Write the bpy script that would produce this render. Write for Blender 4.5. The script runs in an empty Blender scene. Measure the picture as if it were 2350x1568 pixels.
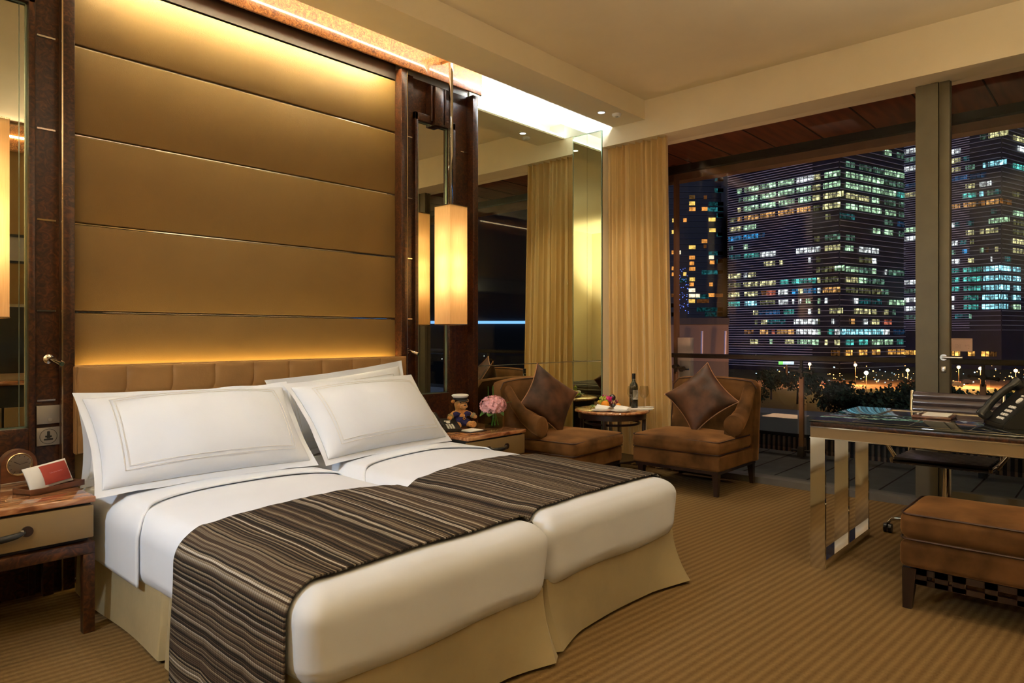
import bpy, bmesh, math, random
from mathutils import Vector, Matrix, noise
R = math.radians
rnd = random.Random(7)
S = bpy.context.scene
COL = S.collection

# ------------------------------------------------------------------ camera
F, HZ, EYE = 1560.0, 769.0, 1.22          # focal length and horizon of a 2350 x 1568 frame, eye height in m
CY, SY = F/math.hypot(F, 1419), 1419/math.hypot(F, 1419)
cd = bpy.data.cameras.new('camera'); cam = bpy.data.objects.new('camera', cd); COL.objects.link(cam)
cd.sensor_width = 36; cd.lens = 36*F/2350; cd.shift_y = -(784-HZ)/2350
cd.clip_start = .02; cd.clip_end = 2000
cam.location = (0, 0, EYE)
cam.rotation_euler = (R(90), 0, math.atan2(SY, CY)-R(90))
S.camera = cam

# ------------------------------------------------------------------ world, dim night sky, exposure
w = bpy.data.worlds.new('night'); S.world = w; w.use_nodes = True
bg = w.node_tree.nodes['Background']; bg.inputs[0].default_value = (.004, .006, .016, 1); bg.inputs[1].default_value = .7
S.view_settings.view_transform = 'Standard'; S.view_settings.look = 'None'
S.view_settings.exposure = -.22; S.view_settings.gamma = 1
try: S.view_settings.use_curve_mapping = False
except Exception: pass

def lamp(kind, name, loc, energy, col, rot=(0, 0, 0), **k):
    d = bpy.data.lights.new(name, kind); d.energy = energy; d.color = col
    for a, b in k.items(): setattr(d, a, b)
    o = bpy.data.objects.new(name, d); o.location = loc; o.rotation_euler = rot; COL.objects.link(o)
    return o
WARM = (1, .82, .58); WHITE = (1, .95, .92)
lamp('SUN', 'louvre_fill_sun', (0, 0, 60), 1.2, (.62, .66, 1), (R(80), 0, R(-62)), angle=.1)  # added sun from behind the camera, brightens the tower louvres
# soft area fills added under the ceiling, without fittings
LX = .4
for (x, y, e, sz) in ((1.9, 1.3, 12, .5), (3.9, 2.2, 10, .4), (2.6, .1, 9, .4), (4.6, .7, 4, .3)):
    lamp('AREA', 'ceiling_area_fill', (x, y, 3.32), e*LX, WARM, (0, 0, 0), size=sz, spread=R(150))
# narrow spots: soffit downlight by the curtain first, the rest added without fittings
for (x, y, z, e, col, sp) in ((4.917, 3.418, 3.15, 60, WARM, 70), (1.75, 2.75, 3.15, 30, WHITE, 55), (2.6, 2.6, 3.15, 20, WHITE, 55),
                        (2.9, 1.9, 3.32, 8, WHITE, 60), (3.1, .5, 3.32, 34, WARM, 62), (4.7, 2.2, 3.32, 40, WARM, 62), (3.9, .3, 3.32, 10, WARM, 60)):
    lamp('SPOT', 'downlight_and_fill_beam', (x, y, z), e*1.6, col, (0, 0, 0), spot_size=R(sp), spot_blend=.8, shadow_soft_size=.06)
# added ceiling fill uplights, and an added cool spot for the beds
lamp('SPOT', 'ceiling_fill_uplight', (-.5, .5, 1.74), 620, (1, .87, .66), (R(180), R(-30), 0), spot_size=R(150), spot_blend=1, shadow_soft_size=.15)
lamp('SPOT', 'ceiling_fill_uplight', (3.2, -.3, 1.74), 270, (1, .87, .66), (R(180), R(-8), 0), spot_size=R(150), spot_blend=1, shadow_soft_size=.15)
lamp('SPOT', 'cool_bed_fill', (-.85, 2.235, 1.9), 190, (.76, .88, 1), (R(68), 0, R(-84)), spot_size=R(78), spot_blend=1, shadow_soft_size=.10)  # no doorway modelled, stands in for cool light from the left

# ------------------------------------------------------------------ materials
def _new(name):
    m = bpy.data.materials.new(name); m.use_nodes = True
    nt = m.node_tree; return m, nt, nt.nodes, nt.links, nt.nodes['Principled BSDF']
def mat(name, col, rough=.5, metal=0, var=.08, vs=8, bump=0, bs=60, coat=0, sheen=0, spec=.5, stretch=None, col2=None, aniso=0, coord='Object'):
    m, nt, N, L, b = _new(name)
    b.inputs['Roughness'].default_value = rough; b.inputs['Metallic'].default_value = metal
    b.inputs['Specular IOR Level'].default_value = spec
    b.inputs['Coat Weight'].default_value = coat; b.inputs['Coat Roughness'].default_value = .04
    b.inputs['Sheen Weight'].default_value = sheen; b.inputs['Sheen Roughness'].default_value = .35
    if sheen: b.inputs['Sheen Tint'].default_value = (min(1, col[0]*5), min(1, col[1]*5.2), min(1, col[2]*5.5), 1)
    tc = N.new('ShaderNodeTexCoord'); mp = N.new('ShaderNodeMapping'); L.new(tc.outputs[coord], mp.inputs[0])
    if stretch: mp.inputs['Scale'].default_value = stretch
    t = N.new('ShaderNodeTexNoise'); t.inputs['Scale'].default_value = vs; t.inputs['Detail'].default_value = 5
    L.new(mp.outputs[0], t.inputs[0])
    cr = N.new('ShaderNodeValToRGB')
    c2 = col2 or tuple(min(1, c*(1+var)) for c in col); c1 = tuple(c*(1-var) for c in col)
    cr.color_ramp.elements[0].position = .35; cr.color_ramp.elements[1].position = .65
    cr.color_ramp.elements[0].color = (*c1, 1); cr.color_ramp.elements[1].color = (*c2, 1)
    L.new(t.outputs[0], cr.inputs[0]); L.new(cr.outputs[0], b.inputs['Base Color'])
    if bump:
        t2 = N.new('ShaderNodeTexNoise'); t2.inputs['Scale'].default_value = bs; L.new(mp.outputs[0], t2.inputs[0])
        bn = N.new('ShaderNodeBump'); bn.inputs['Strength'].default_value = bump; bn.inputs['Distance'].default_value = .01
        L.new(t2.outputs[0], bn.inputs['Height']); L.new(bn.outputs[0], b.inputs['Normal'])
    return m
def emit(name, col, s, var=0, vs=10):
    m, nt, N, L, b = _new(name); N.remove(b)
    e = N.new('ShaderNodeEmission'); e.inputs[0].default_value = (*col, 1); e.inputs[1].default_value = s
    L.new(e.outputs[0], N['Material Output'].inputs[0])
    if var:
        tc = N.new('ShaderNodeTexCoord'); t = N.new('ShaderNodeTexNoise'); t.inputs['Scale'].default_value = vs
        mr = N.new('ShaderNodeMapRange'); mr.inputs['From Min'].default_value = .3; mr.inputs['From Max'].default_value = .7
        mr.inputs['To Min'].default_value = s*(1-var); mr.inputs['To Max'].default_value = s*(1+var)
        L.new(tc.outputs['Object'], t.inputs[0]); L.new(t.outputs[0], mr.inputs[0]); L.new(mr.outputs[0], e.inputs[1])
    return m
def glass(name, tint=(.9, .95, .92), refl=1.16, rough=0):
    """thin pane: see-through with a fresnel reflection"""
    m, nt, N, L, b = _new(name); N.remove(b)
    tr = N.new('ShaderNodeBsdfTransparent'); tr.inputs[0].default_value = (*tint, 1)
    gl = N.new('ShaderNodeBsdfGlossy'); gl.inputs['Roughness'].default_value = rough
    lw = N.new('ShaderNodeLayerWeight'); pw = N.new('ShaderNodeMath'); pw.operation = 'POWER'; pw.inputs[1].default_value = 4; L.new(lw.outputs['Facing'], pw.inputs[0])
    fr = N.new('ShaderNodeMath'); fr.operation = 'MULTIPLY_ADD'; fr.inputs[1].default_value = .6; fr.inputs[2].default_value = (refl-1)*.08; L.new(pw.outputs[0], fr.inputs[0])
    mx = N.new('ShaderNodeMixShader'); L.new(fr.outputs[0], mx.inputs[0]); L.new(tr.outputs[0], mx.inputs[1]); L.new(gl.outputs[0], mx.inputs[2])
    L.new(mx.outputs[0], N['Material Output'].inputs[0]); return m
def win_mat(name, col, s, mull=.55, dots=0):
    """lit office windows: mullions, blinds and ceiling lamps"""
    m, nt, N, L, b = _new(name); N.remove(b)
    e = N.new('ShaderNodeEmission'); e.inputs[0].default_value = (*col, 1)
    L.new(e.outputs[0], N['Material Output'].inputs[0])
    tc = N.new('ShaderNodeTexCoord'); sx = N.new('ShaderNodeSeparateXYZ'); L.new(tc.outputs['Object'], sx.inputs[0])
    ad = N.new('ShaderNodeMath'); L.new(sx.outputs[0], ad.inputs[0]); L.new(sx.outputs[1], ad.inputs[1])
    ml = N.new('ShaderNodeMath'); ml.operation = 'MULTIPLY'; ml.inputs[1].default_value = mull; L.new(ad.outputs[0], ml.inputs[0])
    fl = N.new('ShaderNodeMath'); fl.operation = 'FLOOR'; L.new(ml.outputs[0], fl.inputs[0])
    fz = N.new('ShaderNodeMath'); fz.operation = 'MULTIPLY'; fz.inputs[1].default_value = 1/3.9; L.new(sx.outputs[2], fz.inputs[0])
    f2 = N.new('ShaderNodeMath'); f2.operation = 'FLOOR'; L.new(fz.outputs[0], f2.inputs[0])
    cb = N.new('ShaderNodeCombineXYZ'); L.new(fl.outputs[0], cb.inputs[0]); L.new(f2.outputs[0], cb.inputs[1])
    wn = N.new('ShaderNodeTexWhiteNoise'); wn.noise_dimensions = '2D'; L.new(cb.outputs[0], wn.inputs[0])
    pw = N.new('ShaderNodeMath'); pw.operation = 'POWER'; pw.inputs[1].default_value = 2.0; L.new(wn.outputs[0], pw.inputs[0])
    no = N.new('ShaderNodeTexNoise'); no.inputs['Scale'].default_value = .8; no.inputs['Detail'].default_value = 3
    L.new(tc.outputs['Object'], no.inputs[0])
    n2 = N.new('ShaderNodeMapRange'); n2.inputs['From Min'].default_value = .42; n2.inputs['From Max'].default_value = .66
    n2.inputs['To Min'].default_value = .35; n2.inputs['To Max'].default_value = 2.0; L.new(no.outputs[0], n2.inputs[0])
    fr = N.new('ShaderNodeMath'); fr.operation = 'FRACT'; L.new(ml.outputs[0], fr.inputs[0])
    gt = N.new('ShaderNodeMath'); gt.operation = 'GREATER_THAN'; gt.inputs[1].default_value = .16; L.new(fr.outputs[0], gt.inputs[0])
    a = N.new('ShaderNodeMath'); a.operation = 'MULTIPLY_ADD'; a.inputs[1].default_value = .9; a.inputs[2].default_value = .25; L.new(pw.outputs[0], a.inputs[0])
    b2 = N.new('ShaderNodeMath'); b2.operation = 'MULTIPLY'; L.new(a.outputs[0], b2.inputs[0]); L.new(n2.outputs[0], b2.inputs[1])
    c = N.new('ShaderNodeMath'); c.operation = 'MULTIPLY'; L.new(b2.outputs[0], c.inputs[0]); L.new(gt.outputs[0], c.inputs[1])
    d = N.new('ShaderNodeMath'); d.operation = 'MULTIPLY'; d.inputs[1].default_value = s; L.new(c.outputs[0], d.inputs[0])
    L.new(d.outputs[0], e.inputs[1]); return m
def veneer(name, ca, cb, cc, scale, rough, coat=1, stretch=(1, 1, 1), dist=2.5):
    m, nt, N, L, b = _new(name)
    tc = N.new('ShaderNodeTexCoord'); mp = N.new('ShaderNodeMapping'); mp.inputs['Scale'].default_value = stretch; L.new(tc.outputs['Object'], mp.inputs[0])
    t = N.new('ShaderNodeTexNoise'); t.inputs['Scale'].default_value = scale; t.inputs['Detail'].default_value = 8; t.inputs['Distortion'].default_value = dist
    L.new(mp.outputs[0], t.inputs[0])
    cr = N.new('ShaderNodeValToRGB'); e = cr.color_ramp.elements
    e[0].position = .33; e[0].color = (*ca, 1); e[1].position = .7; e[1].color = (*cc, 1)
    x = e.new(.5); x.color = (*cb, 1)
    L.new(t.outputs[0], cr.inputs[0]); L.new(cr.outputs[0], b.inputs['Base Color'])
    b.inputs['Roughness'].default_value = rough; b.inputs['Coat Weight'].default_value = coat; b.inputs['Coat Roughness'].default_value = .03
    return m
def carpet():
    m, nt, N, L, b = _new('ribbed_carpet')
    tc = N.new('ShaderNodeTexCoord'); mp = N.new('ShaderNodeMapping'); mp.inputs['Rotation'].default_value = (0, 0, R(4))
    L.new(tc.outputs['Object'], mp.inputs[0]); sx = N.new('ShaderNodeSeparateXYZ'); L.new(mp.outputs[0], sx.inputs[0])
    def wave(o, k, ph=0):
        a = N.new('ShaderNodeMath'); a.operation = 'MULTIPLY'; a.inputs[1].default_value = k; L.new(o, a.inputs[0])
        s = N.new('ShaderNodeMath'); s.operation = 'SINE'; L.new(a.outputs[0], s.inputs[0]); return s.outputs[0]
    wy = wave(sx.outputs[1], 2*math.pi/.038); wx = wave(sx.outputs[0], 2*math.pi/.03)
    no = N.new('ShaderNodeTexNoise'); no.inputs['Scale'].default_value = 130; no.inputs['Detail'].default_value = 3; L.new(tc.outputs['Object'], no.inputs[0])
    s1 = N.new('ShaderNodeMath'); s1.operation = 'MULTIPLY'; s1.inputs[1].default_value = .12; L.new(wx, s1.inputs[0])
    s2 = N.new('ShaderNodeMath'); L.new(wy, s2.inputs[0]); L.new(s1.outputs[0], s2.inputs[1])
    s3 = N.new('ShaderNodeMath'); s3.operation = 'MULTIPLY_ADD'; s3.inputs[1].default_value = 2.2; L.new(no.outputs[0], s3.inputs[0]); L.new(s2.outputs[0], s3.inputs[2])
    mr = N.new('ShaderNodeMapRange'); mr.inputs['From Min'].default_value = -.5; mr.inputs['From Max'].default_value = 2.7; L.new(s3.outputs[0], mr.inputs[0])
    cr = N.new('ShaderNodeValToRGB'); e = cr.color_ramp.elements
    e[0].color = (.118, .070, .025, 1); e[1].color = (.208, .135, .056, 1)
    L.new(mr.outputs[0], cr.inputs[0]); L.new(cr.outputs[0], b.inputs['Base Color'])
    bn = N.new('ShaderNodeBump'); bn.inputs['Strength'].default_value = .5; bn.inputs['Distance'].default_value = .006
    L.new(mr.outputs[0], bn.inputs['Height']); L.new(bn.outputs[0], b.inputs['Normal'])
    b.inputs['Roughness'].default_value = .95; b.inputs['Specular IOR Level'].default_value = .1; return m
def stripes():
    """woven bed runner, stripes follow U of the UV map"""
    m, nt, N, L, b = _new('striped_runner_cloth')
    uv = N.new('ShaderNodeUVMap'); sx = N.new('ShaderNodeSeparateXYZ'); L.new(uv.outputs[0], sx.inputs[0])
    no = N.new('ShaderNodeTexNoise'); no.inputs['Scale'].default_value = 3.0; L.new(uv.outputs[0], no.inputs[0])
    a = N.new('ShaderNodeMath'); a.operation = 'MULTIPLY_ADD'; a.inputs[1].default_value = .02; L.new(no.outputs[0], a.inputs[0]); L.new(sx.outputs[0], a.inputs[2])
    k = N.new('ShaderNodeMath'); k.operation = 'MULTIPLY'; k.inputs[1].default_value = 165; L.new(a.outputs[0], k.inputs[0])
    fl = N.new('ShaderNodeMath'); fl.operation = 'FLOOR'; L.new(k.outputs[0], fl.inputs[0])
    wn = N.new('ShaderNodeTexWhiteNoise'); wn.noise_dimensions = '1D'; L.new(fl.outputs[0], wn.inputs['W'])
    cr = N.new('ShaderNodeValToRGB'); cr.color_ramp.interpolation = 'CONSTANT'; e = cr.color_ramp.elements
    e[0].position = 0; e[0].color = (.018, .014, .012, 1); e[1].position = .22; e[1].color = (.064, .044, .032, 1)
    for p, c in ((.42, (.125, .10, .072)), (.6, (.045, .03, .022)), (.74, (.19, .155, .11)), (.87, (.26, .23, .19)), (.95, (.42, .38, .32))):
        x = e.new(p); x.color = (*c, 1)
    L.new(wn.outputs[0], cr.inputs[0])
    # weave
    wv = N.new('ShaderNodeMath'); wv.operation = 'MULTIPLY'; wv.inputs[1].default_value = 520; L.new(sx.outputs[1], wv.inputs[0])
    si = N.new('ShaderNodeMath'); si.operation = 'SINE'; L.new(wv.outputs[0], si.inputs[0])
    mr = N.new('ShaderNodeMapRange'); mr.inputs['From Min'].default_value = -1; mr.inputs['To Min'].default_value = .72; mr.inputs['To Max'].default_value = 1.12; L.new(si.outputs[0], mr.inputs[0])
    mx = N.new('ShaderNodeMixRGB'); mx.blend_type = 'MULTIPLY'; mx.inputs[0].default_value = 1; L.new(cr.outputs[0], mx.inputs[1]); L.new(mr.outputs[0], mx.inputs[2])
    L.new(mx.outputs[0], b.inputs['Base Color'])
    fr = N.new('ShaderNodeMath'); fr.operation = 'PINGPONG'; fr.inputs[1].default_value = .5; L.new(k.outputs[0], fr.inputs[0])
    bn = N.new('ShaderNodeBump'); bn.inputs['Strength'].default_value = .35; bn.inputs['Distance'].default_value = .006; L.new(fr.outputs[0], bn.inputs['Height']); L.new(bn.outputs[0], b.inputs['Normal'])
    b.inputs['Roughness'].default_value = .85; b.inputs['Specular IOR Level'].default_value = .15; return m

MT = dict(
 plaster=mat('cream_plaster', (.86, .76, .56), .8, var=.02, vs=3, bump=.03, bs=40, spec=.2),
 white=mat('white_plaster', (.86, .82, .74), .7, var=.02, vs=3),
 carpet=carpet(), runner=stripes(),
 burl=veneer('dark_burl_veneer', (.010, .003, .0015), (.036, .011, .004), (.085, .028, .008), 26, .3, .0),
 burl_o=veneer('amber_burl_veneer', (.10, .03, .006), (.30, .105, .022), (.50, .21, .05), 34, .3),
 marble=veneer('brown_travertine', (.16, .052, .018), (.36, .15, .06), (.58, .34, .17), 14, .12, .6, (.35, 2.2, 1), 1.6),
 fabric=mat('gold_wall_fabric', (.185, .108, .031), .5, var=.04, vs=4, bump=.12, bs=260, sheen=.15, spec=.35),
 leather=mat('tan_leather', (.30, .165, .06), .5, var=.1, vs=6, bump=.1, bs=90, spec=.4),
 taupe=mat('taupe_panel', (.22, .15, .075), .6),
 chrome=mat('polished_chrome', (.82, .82, .80), .06, 1, var=.01),
 steel=mat('brushed_steel', (.55, .54, .50), .3, 1, var=.05),
 brass=mat('polished_brass_trim', (.80, .66, .42), .2, 1, var=.02),
 mirror=mat('mirror_glass', (.74, .77, .62), .0, 1, var=0),
 mirror_c=mat('clear_mirror_glass', (.66, .66, .54), .0, 1, var=0),
 mirror_edge=mat('mirror_edge_green', (.25, .34, .28), .15, .6),
 linen=mat('white_linen', (.72, .765, .84), .8, var=.015, vs=5, bump=.08, bs=14, spec=.2),
 linen_seam=mat('linen_stitching', (.70, .69, .67), .8),
 skirt=mat('olive_gold_bed_skirt', (.36, .295, .165), .55, var=.06, vs=5, bump=.1, bs=30, sheen=.3),
 velvet=mat('brown_velvet', (.098, .046, .016), .85, var=.5, vs=5, bump=.05, bs=30, sheen=1, spec=.1),
 velvet_d=mat('chocolate_velvet', (.062, .025, .011), .5, var=.6, vs=7, bump=.12, bs=18, sheen=.3, spec=.3),
 piping=mat('copper_piping', (.36, .17, .08), .4, sheen=.3),
 piping_d=mat('dark_piping', (.035, .012, .008), .5),
 darkwood=mat('espresso_wood', (.018, .008, .006), .35, var=.3, vs=20, stretch=(1, 1, .2), coat=.3),
 darkwood2=mat('walnut_case', (.12, .045, .02), .35, var=.3, vs=30, stretch=(.3, 1, 1), coat=.3),
 drawer=mat('bronze_leather_drawer', (.20, .135, .058), .4, var=.05, vs=4, spec=.5),
 black=mat('black_plastic', (.012, .013, .012), .3, var=.2),
 blackm=mat('matte_black', (.012, .012, .012), .7, var=.2),
 grey=mat('grey_plate', (.34, .32, .29), .35, .4, var=.04),
 frame=mat('olive_grey_window_frame', (.125, .108, .068), .45, .3, var=.05),
 frame_d=mat('dark_window_gasket', (.05, .035, .018), .5),
 frame_g=mat('grey_sill', (.16, .15, .13), .4, .3),
 pane=glass('window_glass', (.95, .97, .96)), rail_pane=glass('railing_glass', (.80, .84, .86)),
 vase=glass('clear_vase_glass', (.88, .92, .88), 1.5), wine_glass=glass('wine_glass', (.93, .93, .90), 1.6),
 water=glass('vase_water', (.75, .85, .72), 1.33), desk_glass=mat('black_desk_glass', (.012, .016, .014), .03, var=.1, spec=.9, coat=1),
 glass_edge=mat('green_glass_edge', (.03, .07, .055), .1, coat=1),
 curtain=mat('gold_curtain', (.68, .48, .205), .6, var=.05, vs=6, stretch=(1, 1, .1), sheen=.4),
 shade=None, paper=mat('white_paper', (.85, .85, .83), .7, var=.01), ceramic=mat('white_ceramic', (.82, .82, .80), .15, var=.01, coat=.6),
 redpaper=mat('dusty_red_paper', (.36, .05, .035), .6), fur=mat('honey_fur', (.62, .30, .10), .95, var=.25, vs=60, bump=.8, bs=220, sheen=.6),
 navy=mat('navy_cloth', (.012, .012, .10), .8, var=.3, vs=30, bump=.2, bs=120), capwhite=mat('white_cap_cloth', (.8, .8, .78), .6),
 olivecuff=mat('khaki_cuff', (.30, .26, .12), .7), gold=mat('gold_badge', (.8, .5, .15), .25, 1),
 petal=mat('pink_petals', (.82, .45, .50), .6, var=.18, vs=40, spec=.2), leaf=mat('green_leaf', (.05, .15, .02), .4, var=.4, vs=14),
 stem=mat('green_stem', (.10, .28, .04), .4, var=.3), orange=mat('orange_peel', (.95, .33, .015), .4, bump=.2, bs=200, var=.08),
 grape=mat('green_grape', (.42, .52, .06), .25, var=.15, coat=.4), redgrape=mat('red_grape', (.20, .035, .03), .25, var=.3, coat=.4),
 plum=mat('dark_plum', (.015, .008, .015), .2, coat=.5), dragon=mat('magenta_rind', (.60, .01, .20), .4, var=.2),
 yellow=mat('banana_peel', (.75, .5, .03), .5), winebottle=mat('dark_bottle_glass', (.006, .008, .005), .05, coat=1),
 label=mat('wine_label', (.62, .60, .56), .6), capsule=mat('bottle_capsule', (.01, .008, .008), .3),
 pinkpaper=mat('pinkish_notice', (.52, .34, .26), .7, var=.02), ink=mat('ink', (.03, .02, .02), .6),
 redwood=mat('red_wood_soffit', (.17, .045, .018), .5, var=.3, vs=6, stretch=(.3, 3, 1)),
 seam=mat('soffit_joint', (.01, .004, .003), .8), beam=mat('dusky_beam', (.20, .10, .055), .6), beam_d=mat('dark_beam', (.012, .006, .004), .7),
 deck=mat('balcony_tile', (.07, .08, .075), .5, var=.2), ledpostmat=mat('white_painted_metal', (.62, .52, .46), .4),
 grille=mat('bronze_louvre', (.20, .13, .10), .4, .3), facade=mat('dark_curtain_wall', (.010, .012, .028), .45, var=.3, vs=.2),
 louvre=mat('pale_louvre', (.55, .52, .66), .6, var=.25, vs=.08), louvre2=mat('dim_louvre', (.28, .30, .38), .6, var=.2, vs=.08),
 facade_b=mat('blackish_curtain_wall', (.006, .007, .014), .6), concrete=mat('night_concrete', (.12, .085, .07), .8),
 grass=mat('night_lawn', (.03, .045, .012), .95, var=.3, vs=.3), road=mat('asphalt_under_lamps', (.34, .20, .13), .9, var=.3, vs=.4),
 foliage=mat('night_foliage', (.035, .055, .015), .8, var=.5, vs=1.5), bark=mat('bark', (.05, .03, .02), .9),
 purple=mat('aubergine_leather', (.075, .055, .060), .28, var=.15, vs=10, coat=.3), seat_k=mat('black_leather', (.012, .01, .012), .35, coat=.2),
)
def shade_mat():
    m, nt, N, L, b = _new('warm_silk_shade'); N.remove(b)
    tc = N.new('ShaderNodeTexCoord'); mp = N.new('ShaderNodeMapping'); mp.inputs['Scale'].default_value = (60, 60, 3); L.new(tc.outputs['Object'], mp.inputs[0])
    no = N.new('ShaderNodeTexNoise'); no.inputs['Scale'].default_value = 3; L.new(mp.outputs[0], no.inputs[0])
    cr = N.new('ShaderNodeValToRGB'); cr.color_ramp.elements[0].color = (.72, .50, .24, 1); cr.color_ramp.elements[1].color = (.92, .70, .40, 1); L.new(no.outputs[0], cr.inputs[0])
    df = N.new('ShaderNodeBsdfDiffuse'); tl = N.new('ShaderNodeBsdfTranslucent'); mx = N.new('ShaderNodeMixShader'); mx.inputs[0].default_value = .5
    L.new(cr.outputs[0], df.inputs[0]); L.new(cr.outputs[0], tl.inputs[0]); L.new(df.outputs[0], mx.inputs[1]); L.new(tl.outputs[0], mx.inputs[2])
    L.new(mx.outputs[0], N['Material Output'].inputs[0]); return m
MT['shade'] = shade_mat()
MT['led'] = emit('cove_led', (1, .84, .62), 34); MT['ledw'] = emit('cove_led_cool', (.86, .94, 1), 190)
MT['washled'] = emit('wall_wash_led', (1, .86, .50), 800); MT['uplight'] = emit('headboard_uplight', (1, .72, .25), 42)
MT['lens'] = emit('downlight_lens', (1, .95, .85), 12); MT['bulb'] = emit('lamp_bulb', (1, .74, .42), 1.5)

# ------------------------------------------------------------------ geometry helpers
W = {}
def tag(o, label=None, cat=None, group=None, kind=None):
    if label: o['label'] = label
    if cat: o['category'] = cat
    if group: o['group'] = group
    if kind: o['kind'] = kind
    return o
def thing(name, label, cat, loc=(0, 0, 0), rotz=0, group=None, kind=None):
    o = bpy.data.objects.new(name, None); o.empty_display_size = .1; COL.objects.link(o)
    o.location = loc; o.rotation_euler = (0, 0, rotz)
    W[o] = Matrix.Translation(loc) @ Matrix.Rotation(rotz, 4, 'Z'); return tag(o, label, cat, group, kind)
class MB:
    def __init__(s): s.bm = bmesh.new(); s.uv = None
    def box(s, x0, y0, z0, x1, y1, z1, b=0, seg=2, M=None):
        r = bmesh.ops.create_cube(s.bm, size=1)['verts']
        for v in r: v.co = Vector(((x0+x1)/2+v.co.x*(x1-x0), (y0+y1)/2+v.co.y*(y1-y0), (z0+z1)/2+v.co.z*(z1-z0)))
        vs = set(r)
        if b:
            es = list({e for v in r for e in v.link_edges}); g = bmesh.ops.bevel(s.bm, geom=es, offset=b, segments=seg, profile=.5, affect='EDGES')
            vs = {v for v in r if v.is_valid} | set(g['verts'])
        if M is not None:
            for v in vs: v.co = M @ v.co
        return s
    def cyl(s, p0, p1, r0, r1=None, n=16, caps=True):
        r1 = r0 if r1 is None else r1; p0 = Vector(p0); p1 = Vector(p1); d = (p1-p0).normalized()
        q = d.to_track_quat('Z', 'Y'); A = []; B = []
        for i in range(n):
            a = 2*math.pi*i/n; c = Vector((math.cos(a), math.sin(a), 0))
            A.append(s.bm.verts.new(p0+q@(c*r0))); B.append(s.bm.verts.new(p1+q@(c*r1)))
        for i in range(n): s.bm.faces.new((A[i], A[(i+1) % n], B[(i+1) % n], B[i]))
        if caps: s.bm.faces.new(A[::-1]); s.bm.faces.new(B)
        return s
    def tube(s, pts, r, n=8, closed=False):
        pts = [Vector(p) for p in pts]; m = len(pts); rings = []; up = None
        for i, p in enumerate(pts):
            t = (pts[(i+1) % m]-pts[i-1]) if (closed or 0 < i < m-1) else (pts[1]-p if i == 0 else p-pts[-2])
            t.normalize()
            if up is None: up = t.orthogonal().normalized()
            up = (up-t*up.dot(t)); up = up.normalized() if up.length > 1e-6 else t.orthogonal().normalized()
            sd = t.cross(up); rr = r[i] if isinstance(r, (list, tuple)) else r
            rings.append([s.bm.verts.new(p+(up*math.cos(2*math.pi*k/n)+sd*math.sin(2*math.pi*k/n))*rr) for k in range(n)])
        for i in range(m if closed else m-1):
            a, b = rings[i], rings[(i+1) % m]
            for k in range(n): s.bm.faces.new((a[k], a[(k+1) % n], b[(k+1) % n], b[k]))
        if not closed: s.bm.faces.new(rings[0][::-1]); s.bm.faces.new(rings[-1])
        return s
    def lathe(s, prof, c=(0, 0, 0), n=32):
        c = Vector(c); rings = []
        for r, z in prof:
            rings.append([s.bm.verts.new(c+Vector((max(r, 1e-4)*math.cos(2*math.pi*k/n), max(r, 1e-4)*math.sin(2*math.pi*k/n), z))) for k in range(n)])
        for a, b in zip(rings, rings[1:]):
            for k in range(n): s.bm.faces.new((a[k], a[(k+1) % n], b[(k+1) % n], b[k]))
        return s
    def ball(s, c, r, n=16, sc=(1, 1, 1), M=None):
        g = bmesh.ops.create_uvsphere(s.bm, u_segments=n, v_segments=max(6, n*2//3), radius=r)['verts']
        for v in g:
            p = Vector((v.co.x*sc[0], v.co.y*sc[1], v.co.z*sc[2]))
            if M is not None: p = M @ p
            v.co = p+Vector(c)
        return s
    def grid(s, fn, nu, nv, cu=False, cv=False, uv=None):
        vs = [[s.bm.verts.new(fn(i/(nu if cu else nu), j/nv)) for j in range(nv if cv else nv+1)] for i in range(nu if cu else nu+1)]
        if uv is not None and s.uv is None: s.uv = s.bm.loops.layers.uv.new('UVMap')
        for i in range(nu):
            for j in range(nv):
                i2 = (i+1) % len(vs); j2 = (j+1) % len(vs[0])
                f = s.bm.faces.new((vs[i][j], vs[i2][j], vs[i2][j2], vs[i][j2]))
                if uv is not None:
                    for l, (a, b) in zip(f.loops, ((i, j), (i+1, j), (i+1, j+1), (i, j+1))): l[s.uv].uv = uv(a/nu, b/nv)
        return s
    def prism(s, pts, ax, d):
        """pts: 3D polygon, extruded by vector d"""
        d = Vector(d); A = [s.bm.verts.new(p) for p in pts]; B = [s.bm.verts.new(Vector(p)+d) for p in pts]; n = len(pts)
        s.bm.faces.new(A[::-1]); s.bm.faces.new(B)
        for i in range(n): s.bm.faces.new((A[i], A[(i+1) % n], B[(i+1) % n], B[i]))
        return s
    def xf(s, M):
        bmesh.ops.transform(s.bm, matrix=M, verts=s.bm.verts[:]); return s
    def build(s, name, m, parent=None, local=False, sharp=38, recalc=True):
        if parent is not None and not local: s.xf(W[parent].inverted())
        if recalc: bmesh.ops.recalc_face_normals(s.bm, faces=s.bm.faces[:])
        me = bpy.data.meshes.new(name); s.bm.to_mesh(me); s.bm.free()
        for p in me.polygons: p.use_smooth = True
        me.set_sharp_from_angle(angle=R(sharp))
        o = bpy.data.objects.new(name, me); COL.objects.link(o)
        for k in (m if isinstance(m, (list, tuple)) else [m]): me.materials.append(MT[k] if isinstance(k, str) else k)
        if parent is not None: o.parent = parent; W[o] = W[parent]
        else: W[o] = Matrix()
        return o
def copy_tree(o, parent=None):
    kids = [c for c in bpy.data.objects if c.parent is o]
    c = o.copy(); COL.objects.link(c); c.parent = parent; W[c] = W[o]
    for k in kids: copy_tree(k, c)
    return c
def struct(name, mb, m, parent=None, label=None):
    o = mb.build(name, m, parent)
    if parent is None: o['kind'] = 'structure'
    if label: o['label'] = label
    return o
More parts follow.
